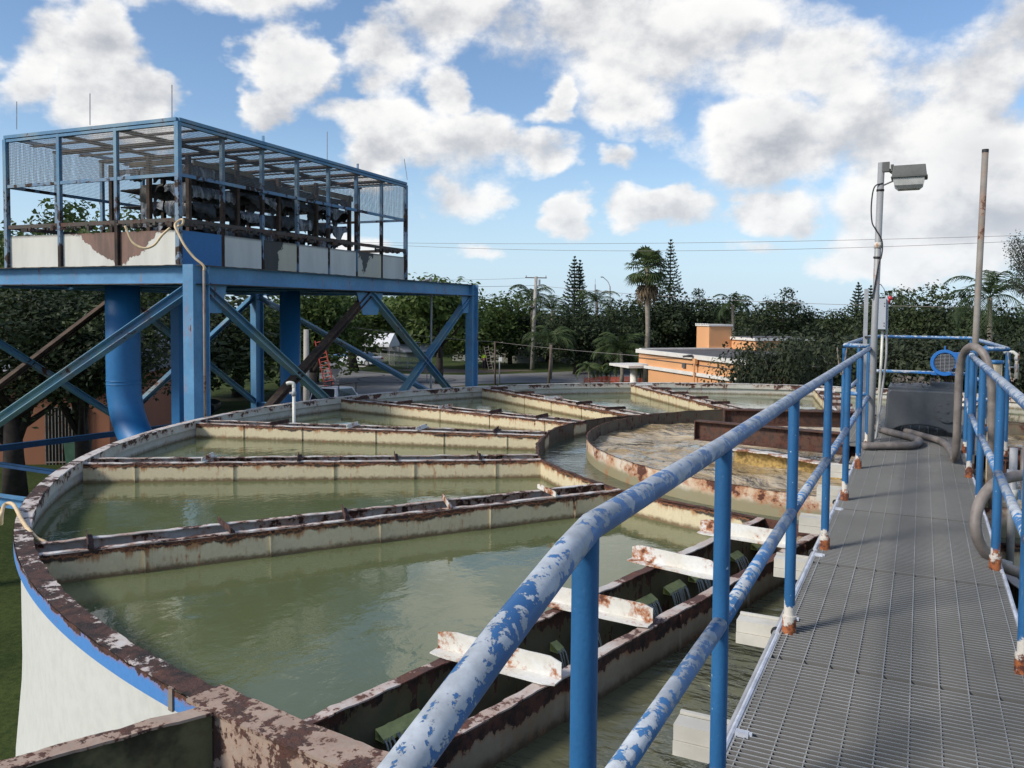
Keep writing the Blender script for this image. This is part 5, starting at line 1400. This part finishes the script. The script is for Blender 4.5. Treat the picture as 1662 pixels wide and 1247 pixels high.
m.add([M @ v for v in P]+[M @ (v-Vector((0, 0, .02))) for v in P], [tuple(range(8)), tuple(range(15, 7, -1))]+[(i, 8+i, 8+(i+1) % 8, (i+1) % 8) for i in range(8)]); m.build('plate', 'sign_red', t)
textmesh('STOP', .24, M @ Matrix.Translation((0, 0, .006)), 'sign_white', 'lettering', t)
m = MB(); m.tube([(c.x, c.y, GZ), (c.x, c.y, c.z+.3)], .035, 8); link(m.build('post', 'sign_grey'), t)
t.location.z = GZ
c = at_d(544, 606, 47); t = thing('yield_sign', 'grey back of a triangular yield sign with two small plates below it', 'sign', (c.x, c.y, GZ)); M = facing(c)
def plate(m, P, th=.012): k = len(P); P = [Vector((x_, y_, 0)) for x_, y_ in P]; m.add([M @ v for v in P]+[M @ (v-Vector((0, 0, th))) for v in P], [tuple(range(k)), tuple(range(2*k-1, k-1, -1))]+[(i, k+i, k+(i+1) % k, (i+1) % k) for i in range(k)])
m = MB(); plate(m, [(-.33, .25), (0, -.30), (.33, .25)]); m.build('plate', 'sign_grey', t)
m = MB(); plate(m, [(-.20, -.72), (-.02, -.72), (-.02, -.36), (-.20, -.36)]); plate(m, [(.04, -.72), (.22, -.72), (.22, -.36), (.04, -.36)]); m.build('plate', 'sign_grey', t)
m = MB(); q = M @ Vector((0, 0, -.04)); m.tube([(q.x, q.y, GZ), (q.x, q.y, c.z+.2)], .03, 8); m.build('post', 'galv', t)
def pole(label, px, ytop, d, r, mat, name='utility_pole', cat='utility pole', lean=0.):
    a = gpos(px, d); b = at_d(px+lean, ytop, d); t = thing(name, label, cat, a); m = MB(); m.tube([a, (b.x, b.y, b.z)], r, 14, rads=[r*1.15, r*.85]); m.build('shaft', mat, t, smooth=True); return t, a, b
t, ua, ub = pole('tall concrete utility pole with a short crossarm, left of the twin pine', 864, 449, 84, .20, 'pole_concrete', lean=6)
m = MB(); rx = RT*1.0; rx.z = 0; m.beam(ub-rx*1.1+Vector((0, 0, -.12)), ub+rx*1.1+Vector((0, 0, -.14)), .10, .10); m.build('crossarm', 'fence_wood', t)
m = MB()
for s in (-1, 1): m.tube([ub+rx*s+Vector((0, 0, -.1)), ub+rx*s+Vector((0, 0, .10))], .05, 8)
m.tube([ub+rx*.35+Vector((0, 0, -.9)), ub+rx*.35+Vector((0, 0, -.3))], .10, 10); m.build('insulator', 'galv', t)
t, wa, wb = pole('dark weathered timber post carrying a low wire, right of the worker', 804, 555, 64, .07, 'fence_wood', 'timber_post', 'post', -1)
pole('grey sign post with a small white plate, right of the timber post', 811, 577, 63, .05, 'sign_grey', 'sign_post', 'post')
c = at_d(812, 583, 62.9); M = facing(c); m = MB(); plate(m, [(-.14, -.18), (.14, -.18), (.12, .14), (-.12, .14)]); o = m.build('notice_plate', 'sign_white'); link(o, bpy.data.objects['sign_post'])
pole('dark leaning timber post on the grass between the road and the tank', 890, 560, 60, .09, 'fence_wood', 'timber_post', 'post', 5)
pole('pale concrete pole standing behind the dark blue down pipe of the tower', 497, 535, 33, .12, 'pole_concrete')
def cobra(label, px, ytop, d, dx):
    a = gpos(px, d); b = at_d(px, ytop+16, d); c_ = at_d(px-dx*.75, ytop+1, d); e = at_d(px-dx, ytop+1, d); t = thing('street_lamp', label, 'street lamp', a)
    m = MB(); m.tube([a, b], .10, 10); m.tube(bez([b, at_d(px-dx*.25, ytop+8, d), c_]), .05, 8); m.build('pole', 'galv', t, smooth=True); m = MB(); m.beam(c_, e, .25, .15); m.build('lamp_head', 'galv', t)
cobra('tall street lamp with a curved arm above the trees, right of the twin pine', 990, 449, 105, 15)
cobra('street lamp with a curved arm just showing above the trees right of the grey cabinet', 1437, 461, 110, 10)
a = gpos(966, 130); b = at_d(966, 462, 130); m = MB(); m.tube([a, b], .09, 6); m.tube([b, b+Vector((0, 0, .9))], .03, 6); tag(m.build('antenna_mast', 'galv'), 'thin distant mast between the twin pine and the street lamp', 'mast')
def wire(label, a, b, sag, r=.022, mid=None):
    m = MB(); P = [a.lerp(b, i/30)-Vector((0, 0, sag*4*(i/30)*(1-i/30))) for i in range(31)]; m.tube(P, r, 5, cap=False); tag(m.build('overhead_wire', 'wire'), label, 'wire', 'overhead wires')
wire('upper of the two long wires crossing the sky right of the tower', at_d(560, 393, 60), at_d(1900, 374, 42), .35, .012)
wire('lower of the two long wires crossing the sky right of the tower', at_d(560, 394, 60), at_d(1900, 378, 42), .75, .012)
wire('wire running from the concrete pole to the right across the tree tops', ub+Vector((0, 0, -.9)), at_d(1800, 500, 52), .6, .018)
wire('wire running from the concrete pole to the left, behind the tower', ub+Vector((0, 0, -.9)), at_d(300, 440, 60), .5, .018)
wire('thin wire from the crossarm of the concrete pole to the left', ub+Vector((0, 0, -.1)), at_d(560, 452, 70), .2, .012)
wire('low wire from the timber post passing in front of the orange building', wb, at_d(1330, 596, 30), .15, .012)
wire('low wire from the timber post to the left behind the tower braces', wb, at_d(440, 510, 55), .25, .014)
# orange safety netting
fn = thing('safety_fence', 'orange plastic safety netting strung between posts beside the orange building', 'fence', gpos(1000, 62))
pts_ = [(948, 60), (968, 60.5), (990, 61), (1012, 61), (1035, 61), (1060, 60)]
for (x0_, d0_), (x1_, d1_) in zip(pts_[:-1], pts_[1:]):
    a = gpos(x0_, d0_); b = gpos(x1_, d1_); ex = (b-a); sheet((a+b)/2+Vector((0, 0, .60)), ex, ZV, ex.length, 1.1+.1*math.sin(x0_), 'fence_net', 'netting', fn)
for x_, d_ in pts_: a = gpos(x_, d_); m = MB(); m.tube([a, a+Vector((0, 0, 1.3))], .03, 6); m.build('post', 'fence_wood', fn)
fn = thing('chain_fence', 'grey chain-link fence along the grass in front of the tent', 'fence', gpos(650, 90))
pts_ = [(596, 90), (618, 89), (640, 87), (662, 84), (684, 81)]
for (x0_, d0_), (x1_, d1_) in zip(pts_[:-1], pts_[1:]):
    a = gpos(x0_, d0_); b = gpos(x1_, d1_); ex = (b-a); sheet((a+b)/2+Vector((0, 0, .65)), ex, ZV, ex.length, 1.25, 'chain_link', 'wire_mesh', fn)
for x_, d_ in pts_: a = gpos(x_, d_); m = MB(); m.tube([a, a+Vector((0, 0, 1.4))], .04, 6); m.build('post', 'galv', fn)
c = gpos(800, 96); m = MB(); a = gpos(735, 97); b = gpos(870, 93); m.beam(a+Vector((0, 0, .8)), b+Vector((0, 0, .8)), .15, 1.6); tag(m.build('garden_wall', 'house_grey'), 'long low grey-green garden wall behind the worker and the pale ladder', 'wall')

# ================================================================= TREES
def leafq(m, p, n, s, rnd):
    n = n.normalized(); t = n.cross(Vector((rnd.uniform(-1, 1), rnd.uniform(-1, 1), rnd.uniform(-1, 1))))
    if t.length < 1e-3: t = Vector((1, 0, 0))
    t.normalize(); b = n.cross(t); s2 = s*rnd.uniform(.55, .8)
    o = len(m.v); m.v += [tuple(p-t*s), tuple(p+b*s2*.8+n*s*.12), tuple(p+t*s), tuple(p-b*s2*.8+n*s*.12)]; m.face((o, o+1, o+2, o+3))
def rvec(r):
    while True:
        v = Vector((r.uniform(-1, 1), r.uniform(-1, 1), r.uniform(-1, 1)))
        if .05 < v.length < 1: return v.normalized()
def broad(seed, n, W_, H_, leaf, mat, trunk='trunk_dark', lumps=26, low=.12, lump=.23, spread=.78, holes=0., name='broadleaf_tree'):
    r = random.Random(seed); m = MB(); cz = H_*(low+(1-low)/2); rz = H_*(1-low)/2
    C = []
    for i in range(lumps):
        v = rvec(r); f = r.random()**.45*spread
        C.append((Vector((v.x*W_/2*f, v.y*W_/2*f, cz+v.z*rz*f)), W_*lump*r.uniform(.55, 1.15)))
    per = n//lumps
    for c_, rad in C:
        for i in range(per):
            v = rvec(r); q = r.random()**.35
            sub = rvec(r)*rad*.0
            k = 1+.30*mnoise.noise(v*3+c_)
            p = c_+Vector((v.x, v.y, v.z*.78))*rad*q*k
            if p.z < .1: continue
            leafq(m, p, (v+rvec(r)*.9+Vector((0, 0, .35))), leaf*r.uniform(.6, 1.25), r)
    t = thing(name, 'x', 'tree'); m.build('crown', mat, t)
    b = MB(); tp_ = Vector((r.uniform(-.3, .3), r.uniform(-.3, .3), H_*.45)); b.tube([(0, 0, 0), (tp_.x*.5, tp_.y*.5, H_*.2), tp_], .2, 9, rads=[W_*.035, W_*.026, W_*.018])
    for c_, rad in r.sample(C, min(11, len(C))):
        s_ = Vector((tp_.x*.6, tp_.y*.6, H_*r.uniform(.2, .4))); mid = s_.lerp(c_, .5)+Vector((0, 0, -rad*.15)); b.tube([s_, mid, c_], .1, 6, rads=[W_*.014, W_*.009, W_*.004])
    b.build('trunk', trunk, t, smooth=True); t['H'] = H_; t['W'] = W_
    return t
def place(t, label, px, ytop, d, width=None, group=None, rot=None, first=False, zs=1.):
    o = t if first else copy_tree(t)
    a = gpos(px, d); top_ = at_d(px, ytop, d).z; o.location = (a.x, a.y, GZ); s = (top_-GZ)/t['H']; w = (width/t['W']) if width else s
    o.scale = (w, w, s); o.rotation_euler = (0, 0, random.uniform(0, 6.28) if rot is None else rot)
    o['label'] = label
    if group: o['group'] = group
    return o
T_a = broad(1, 7800, 9, 9.5, .20, 'leaf_green', low=.05)
T_b = broad(2, 7800, 9, 9.0, .19, 'leaf_dark', low=.02)
T_c = broad(3, 7200, 9, 8.0, .17, 'leaf_dark', low=.0, lumps=34, lump=.19)
T_s = broad(4, 5200, 8, 9.5, .14, 'leaf_dark', lumps=36, lump=.17, spread=.80)      # see-through crown
T_n = broad(5, 12000, 10, 10, .125, 'leaf_green', lumps=34, lump=.135, spread=1.0, low=.30)   # near tree with separate tufts
T_u = broad(6, 9500, 8, 6.0, .12, 'leaf_bush', lumps=40, lump=.20, low=0, name='bush', spread=.8)
T_v = broad(12, 14000, 9, 9, .095, 'leaf_dark', lumps=34, lump=.19, low=.36)
T_t = broad(8, 5200, 8, 8, .20, 'leaf_green', lumps=24, lump=.20, low=.42)           # canopy on a clear trunk
for t_ in (T_a, T_b, T_c, T_s, T_n, T_u, T_v, T_t): t_['category'] = 'tree'
T_u['category'] = 'bush'
used = {}
def put(t, *a, **k):
    f = t.name not in used; used[t.name] = 1; return place(t, *a, first=f, **k)
G1 = 'trees seen behind and under the tower'; G2 = 'trees along the far side of the road'; G3 = 'dark bushes right of the orange building'
put(T_n, 'green tree with tufted branches, its top showing through the left end of the tower cage', 70, 322, 36, width=13, group=G1)
put(T_n, 'green tree at the left picture edge, level with the lower cage rail', -70, 348, 38, width=11, group=G1)
put(T_n, 'smaller tufted green tree just right of the first one behind the cage panels', 150, 372, 42, width=10, group=G1)
put(T_v, 'leafy tree in front of the orange bungalow, at the left picture edge', 20, 436, 25, width=11, group=G1)
put(T_v, 'leafy tree in front of the orange bungalow, left of the big blue pipe', 135, 440, 27, width=9, group=G1)
put(T_b, 'dark tree filling the gap left of the big blue pipe under the deck', 20, 440, 40, width=13, group=G1)
put(T_b, 'dark tree directly behind the big blue inlet pipe', 170, 430, 44, width=13, group=G1)
put(T_b, 'dark tree behind the corner column of the tower', 300, 450, 50, width=13, group=G1)
put(T_a, 'dark green tree left of the blue down pipe', 385, 455, 56, width=12, group=G1)
put(T_a, 'green tree just right of the blue down pipe', 510, 462, 66, width=11, group=G1)
put(T_t, 'green tree whose canopy overhangs the parked cars', 575, 470, 80, width=15, group=G1)
put(T_a, 'green tree behind the crossing braces in the middle of the tower', 645, 468, 108, width=16, group=G1)
put(T_t, 'green tree with a bare trunk left of the far blue column', 713, 444, 67, width=10.5, group=G1)
put(T_a, 'green tree with a yellow-green top, just right of the far blue column', 790, 452, 86, width=11, group=G2)
put(T_a, 'low green tree behind the worker', 760, 505, 88, width=8, group=G2)
put(T_b, 'dark tree left of the concrete utility pole', 828, 474, 92, width=8, group=G2)
put(T_b, 'dark tree right of the concrete utility pole', 890, 500, 98, width=9, group=G2)
put(T_b, 'dark rounded tree beneath the twin pine', 935, 486, 78, width=9, group=G2)
put(T_c, 'dark tree below the street lamp', 985, 490, 82, width=9, group=G2)
put(T_c, 'dark tree left of the tall fan palm', 1020, 476, 90, width=9, group=G2)
put(T_b, 'large dark tree right of the tall fan palm', 1088, 452, 92, width=11, group=G2)
put(T_s, 'loose-leaved tree with its top beside the large dark tree', 1130, 458, 94, width=8, group=G2)
put(T_c, 'low dark tree in the dip between the two tall groups', 1165, 492, 94, width=9, group=G2)
put(T_b, 'dark tree behind the orange roof tower', 1200, 474, 90, width=9, group=G2)
put(T_s, 'see-through tree with scattered leaves above the end of the orange building', 1268, 455, 78, width=7.5, group=G2)
put(T_b, 'dark tree under the see-through tree', 1262, 484, 80, width=10, group=G2)
put(T_c, 'low dark tree left of the small conifers', 1345, 492, 84, width=10, group=G2)
put(T_c, 'low dark tree behind the lamp pole', 1405, 480, 88, width=9, group=G2)
put(T_s, 'feathery-topped tree between the lamp pole and the grey cabinet side', 1452, 466, 76, width=7, group=G2)
put(T_b, 'dark tree behind the motor', 1470, 462, 72, width=8, group=G2)
put(T_b, 'broad dark tree left of the bare steel pole', 1525, 455, 68, width=9, group=G2)
put(T_s, 'see-through branches just left of the bare steel pole', 1555, 458, 66, width=6, group=G2)
put(T_c, 'dark tree right of the bare steel pole, under the coconut palm', 1600, 486, 60, width=8, group=G2)
put(T_c, 'dark tree at the right picture edge', 1665, 478, 55, width=8, group=G2)
put(T_u, 'dark bush against the right end of the orange building', 1258, 522, 30.5, width=4.8, group=G3)
put(T_u, 'wide olive bush in the middle of the row', 1300, 528, 33, width=7, group=G3)
put(T_u, 'tall olive bush directly left of the lamp pole', 1378, 514, 34, width=7.5, group=G3)
put(T_u, 'olive bush behind the gear housing', 1470, 520, 35, width=8, group=G3)
put(T_u, 'dark bush behind the bare steel pole', 1560, 530, 34, width=7, group=G3)
put(T_u, 'olive bush at the right edge behind the white drain pipe', 1650, 524, 33, width=7, group=G3)
put(T_u, 'tall dark hedge-like bush behind the upper roof of the orange building', 1215, 520, 58, width=8, group=G3)
for t_, L_ in ((T_a, 1), (T_b, 2)): pass
# forked dark tree beside the ladder: trunk seen bare
fk = thing('forked_tree', 'bare dark forked trunk against the light road, with the red ladder leaning on it', 'tree', gpos(508, 47))
a = gpos(508, 47); m = MB(); c1 = at_d(508, 605, 47); m.tube([a, at_d(507, 640, 47), c1], .3, 10, rads=[.30, .26, .20]); m.tube([c1, at_d(500, 585, 47), at_d(503, 540, 47)], .1, 8, rads=[.17, .13, .09]); m.tube([c1, at_d(522, 583, 47), at_d(530, 540, 47)], .1, 8, rads=[.16, .12, .08]); m.tube([c1, at_d(511, 575, 47), at_d(513, 540, 47)], .1, 8, rads=[.12, .10, .07]); m.build('trunk', 'trunk_dark', fk, smooth=True)
m = MB(); r = random.Random(9)
for i in range(3600):
    c_ = at_d(r.choice((495, 515, 530, 548)), r.choice((520, 540, 500)), 47); v = rvec(r); leafq(m, c_+v*1.35*r.random()**.4, v+rvec(r), .15, r)
m.build('crown', 'leaf_green', fk)

# palms
def fan_palm(label, px, ytop, d, H=None, skirt=True, R_=1.5, mat='leaf_palm'):
    a = gpos(px, d); top_ = at_d(px, ytop, d); t = thing('fan_palm', label, 'palm tree', a); r = random.Random(px); hz = top_.z-R_*.75
    m = MB(); m.tube([a, (a.x+.15, a.y, (a.z+hz)/2), (a.x, a.y, hz)], .2, 10, rads=[.24, .17, .17]); m.build('trunk', 'trunk_palm', t, smooth=True)
    m = MB(); dead = MB()
    def frond(mb, dirv, L, fan, nl=15, droop=.3):
        dirv = dirv.normalized(); base = Vector((a.x, a.y, hz)); hub = base+dirv*L*.55; mb.tube([base, hub], .025, 4, cap=False)
        s_ = dirv.cross(Vector((0, 0, 1)));
        if s_.length < .1: s_ = Vector((1, 0, 0))
        s_.normalize(); up_ = s_.cross(dirv)
        for i in range(nl):
            an = R(-95+190*i/(nl-1)); dv = (dirv*math.cos(an)+s_*math.sin(an)).normalized(); ll = fan*r.uniform(.85, 1.1); wv = dv.cross(up_).normalized()*.06
            mid = hub+dv*ll*.6; tip = hub+dv*ll+Vector((0, 0, -droop*ll*r.uniform(.7, 1.4))); o = len(mb.v)
            mb.v += [tuple(hub), tuple(mid+wv), tuple(tip), tuple(mid-wv)]; mb.face((o, o+1, o+2, o+3))
    for i in range(46):
        th = r.uniform(0, 6.28); el_ = R(r.uniform(-42, 82)); frond(m, Vector((math.cos(th)*math.cos(el_), math.sin(th)*math.cos(el_), math.sin(el_))), R_*1.1, R_*.55)
    m.build('crown', mat, t)
    if skirt:
        for i in range(26):
            th = r.uniform(0, 6.28); el_ = R(r.uniform(-86, -55)); frond(dead, Vector((math.cos(th)*math.cos(el_), math.sin(th)*math.cos(el_), math.sin(el_)*1.4)), R_*1.5, R_*.5, 8, .7)
        dead.build('dead_fronds', 'frond_dead', t)
fan_palm('tall fan palm with a skirt of dead fronds, standing behind the orange building', 1048, 408, 60, R_=1.65)
def coco(label, px, ytop, d, L=2.8, n=18, mat='leaf_palm', trunk_r=.14, name='coconut_palm', lift=.35, first=None):
    a = gpos(px, d); top_ = at_d(px, ytop, d); t = thing(name, label, 'palm tree', a); r = random.Random(px*3+1); hz = max(a.z+.6, top_.z-L*.45)
    m = MB(); m.tube([a, (a.x+.1, a.y+.05, (a.z+hz)/2), (a.x, a.y, hz)], .2, 8, rads=[trunk_r*1.3, trunk_r, trunk_r*.9]); m.build('trunk', 'trunk_palm', t, smooth=True)
    m = MB(); base = Vector((a.x, a.y, hz))
    for i in range(n):
        th = 6.283*i/n+r.uniform(-.2, .2); el0 = R(r.choice((75, 60, 42, 25, 5))+r.uniform(-8, 8)); hd = Vector((math.cos(th), math.sin(th), 0)); P = []; p = base.copy(); e_ = el0; st = L/9
        for k in range(10): P.append(p.copy()); p = p+(hd*math.cos(e_)+Vector((0, 0, math.sin(e_))))*st; e_ -= R(9+3*k*lift*1.2)
        m.tube(P, .02, 4, cap=False); sv = hd.cross(Vector((0, 0, 1)))
        for k in range(1, 10):
            for h2 in (0, .33, .66):
                q = P[k] if h2 == 0 or k == 9 else P[k].lerp(P[min(9, k+1)], h2); dv = (P[k]-P[k-1]).normalized(); ll = L*.26*math.sin(math.pi*min(.95, (k+h2)/10*.85+.12))+.06
                for s in (-1, 1):
                    tip = q+(sv*s*.8+dv*.55+Vector((0, 0, -.55*r.uniform(.6, 1.3))))*ll; wv = dv*.035; o = len(m.v); m.v += [tuple(q-wv), tuple(q+wv), tuple(tip)]; m.face((o, o+1, o+2))
    m.build('crown', mat, t); return t
coco('coconut palm with its crown showing just left of the concrete utility pole', 862, 462, 88, 3.0)
coco('coconut palm right of the concrete utility pole', 895, 482, 84, 3.2)
coco('drooping dark palm in front of the trees, right of the concrete utility pole', 893, 532, 72, 3.0, 20)
coco('coconut palm showing above the trees between the twin pine and the street lamp', 968, 470, 86, 3.0)
coco('slim palm behind the orange roof tower', 1188, 477, 74, 2.2, 16, name='slim_palm')
coco('coconut palm right of the bare steel pole', 1604, 444, 46, 3.0, 18)
coco('short bushy palm at the left end of the orange building', 1008, 545, 60, 2.6, 30, lift=.3, name='bushy_palm')
for i, (x_, d_, lb) in enumerate(((955, 64, 'first small palm behind the orange netting, from the left'), (975, 65, 'second small palm behind the orange netting, from the left, with yellow fronds'), (998, 64, 'third small palm behind the orange netting, from the left'), (1042, 62, 'small palm under the white porch roof'))):
    coco(lb, x_, 588, d_, 1.3, 12, name='small_palm', mat='leaf_pale' if i == 1 else 'leaf_palm', trunk_r=.10)

def norfolk(label, px, ytop, d, Hh, Wb, name='pine_tree', extra=None, dens=1.):
    a = gpos(px, d); top_ = at_d(px, ytop, d).z; t = thing(name, label, 'pine tree', a); r = random.Random(px)
    m = MB(); b = MB(); st = [(0, 0, top_, Wb)]
    if extra: st.append(extra)
    for (ox, oy, tz, wb) in st:
        c_ = Vector((a.x, a.y, 0))+Vector((RT.x, RT.y, 0))*ox; b.tube([(c_.x, c_.y, GZ), (c_.x, c_.y, tz)], .1, 7, rads=[.22, .03])
        z = tz
        while z > tz-Hh:
            f = (tz-z)/Hh; rad = wb/2*(f**.75)+.08; nb = 7
            off = r.random()*6
            for i in range(nb):
                th = off+6.283*i/nb; hd = Vector((math.cos(th), math.sin(th), 0)); rr = rad*r.uniform(.8, 1.1)
                P = [Vector((c_.x, c_.y, z)), Vector((c_.x, c_.y, z))+hd*rr*.55+Vector((0, 0, -.03*rr)), Vector((c_.x, c_.y, z))+hd*rr+Vector((0, 0, .18*rr+.08))]
                b.tube(P, .02, 4, cap=False); k = int(max(3, rr*13*dens))
                for j in range(k):
                    u = (j+.6)/k; q = P[0].lerp(P[1], u*2) if u < .5 else P[1].lerp(P[2], u*2-1)
                    leafq(m, q+rvec(r)*.07+Vector((0, 0, .05)), rvec(r)+Vector((0, 0, .5)), .13, r)
            z -= .40
    m.build('crown', 'leaf_pine', t); b.build('trunk', 'trunk_dark', t)
norfolk('dark twin-topped Norfolk pine rising above the tree line', 931, 419, 99, 7.2, 3.8, extra=(.66, 0, at_d(940, 425, 99).z, 2.6), dens=1.5)
norfolk('single feathery pine right behind the tall fan palm', 1086, 392, 99, 6.3, 3.3)
norfolk('small dark conifer top left of the lamp pole', 1391, 461, 108, 4.2, 3.0, name='conifer', dens=2)
norfolk('smaller dark conifer top just left of the grey strut', 1411, 466, 112, 3.5, 2.2, name='conifer', dens=2)
# feathery tree at the right edge: branching stems with small leaf tufts
ft = thing('feathery_tree', 'thin grey-green feathery tree leaning in at the right picture edge', 'tree', gpos(1700, 40)); r = random.Random(21)
b = MB(); m = MB(); base = gpos(1705, 40); tips = [(1648, 384), (1655, 400), (1640, 410), (1662, 392), (1672, 380), (1690, 375), (1645, 430), (1660, 440), (1652, 470), (1668, 420), (1685, 440), (1640, 395), (1700, 400), (1720, 380), (1715, 430), (1638, 455)]
fk0 = at_d(1688, 500, 40); b.tube([base, fk0], .15, 8, rads=[.2, .10])
for (x_, y_) in tips:
    tp_ = at_d(x_, y_, 40+r.uniform(-1.4, 1.4)); mid = fk0.lerp(tp_, .5)+Vector((0, 0, .2)); b.tube([fk0, mid, tp_], .03, 5, rads=[.05, .035, .012])
    for i in range(300):
        q = mid.lerp(tp_, r.uniform(.2, 1.05))+rvec(r)*.42*r.random()**.6; leafq(m, q, rvec(r), .045, r)
m.build('crown', 'leaf_sparse', ft); b.build('trunk', 'trunk_dark', ft, smooth=True)
# far woods closing the horizon
m = MB(); r = random.Random(77)
for i in range(15000):
    px_ = r.uniform(-500, 2100); d_ = r.uniform(112, 128); y_ = r.uniform(0, 1); p = at_d(px_, 500, d_); hh = 5.0+1.4*mnoise.noise(Vector((px_*.011, 3., 0)))+1.0*mnoise.noise(Vector((px_*.05, 9., 0)))
    p.z = GZ+hh*y_**.8; leafq(m, p, rvec(r)+Vector((0, 0, .4)), .75, r)
tag(m.build('far_woods', 'leaf_dark'), kind='stuff', label='distant dark wood closing the horizon behind the street', cat='woods')
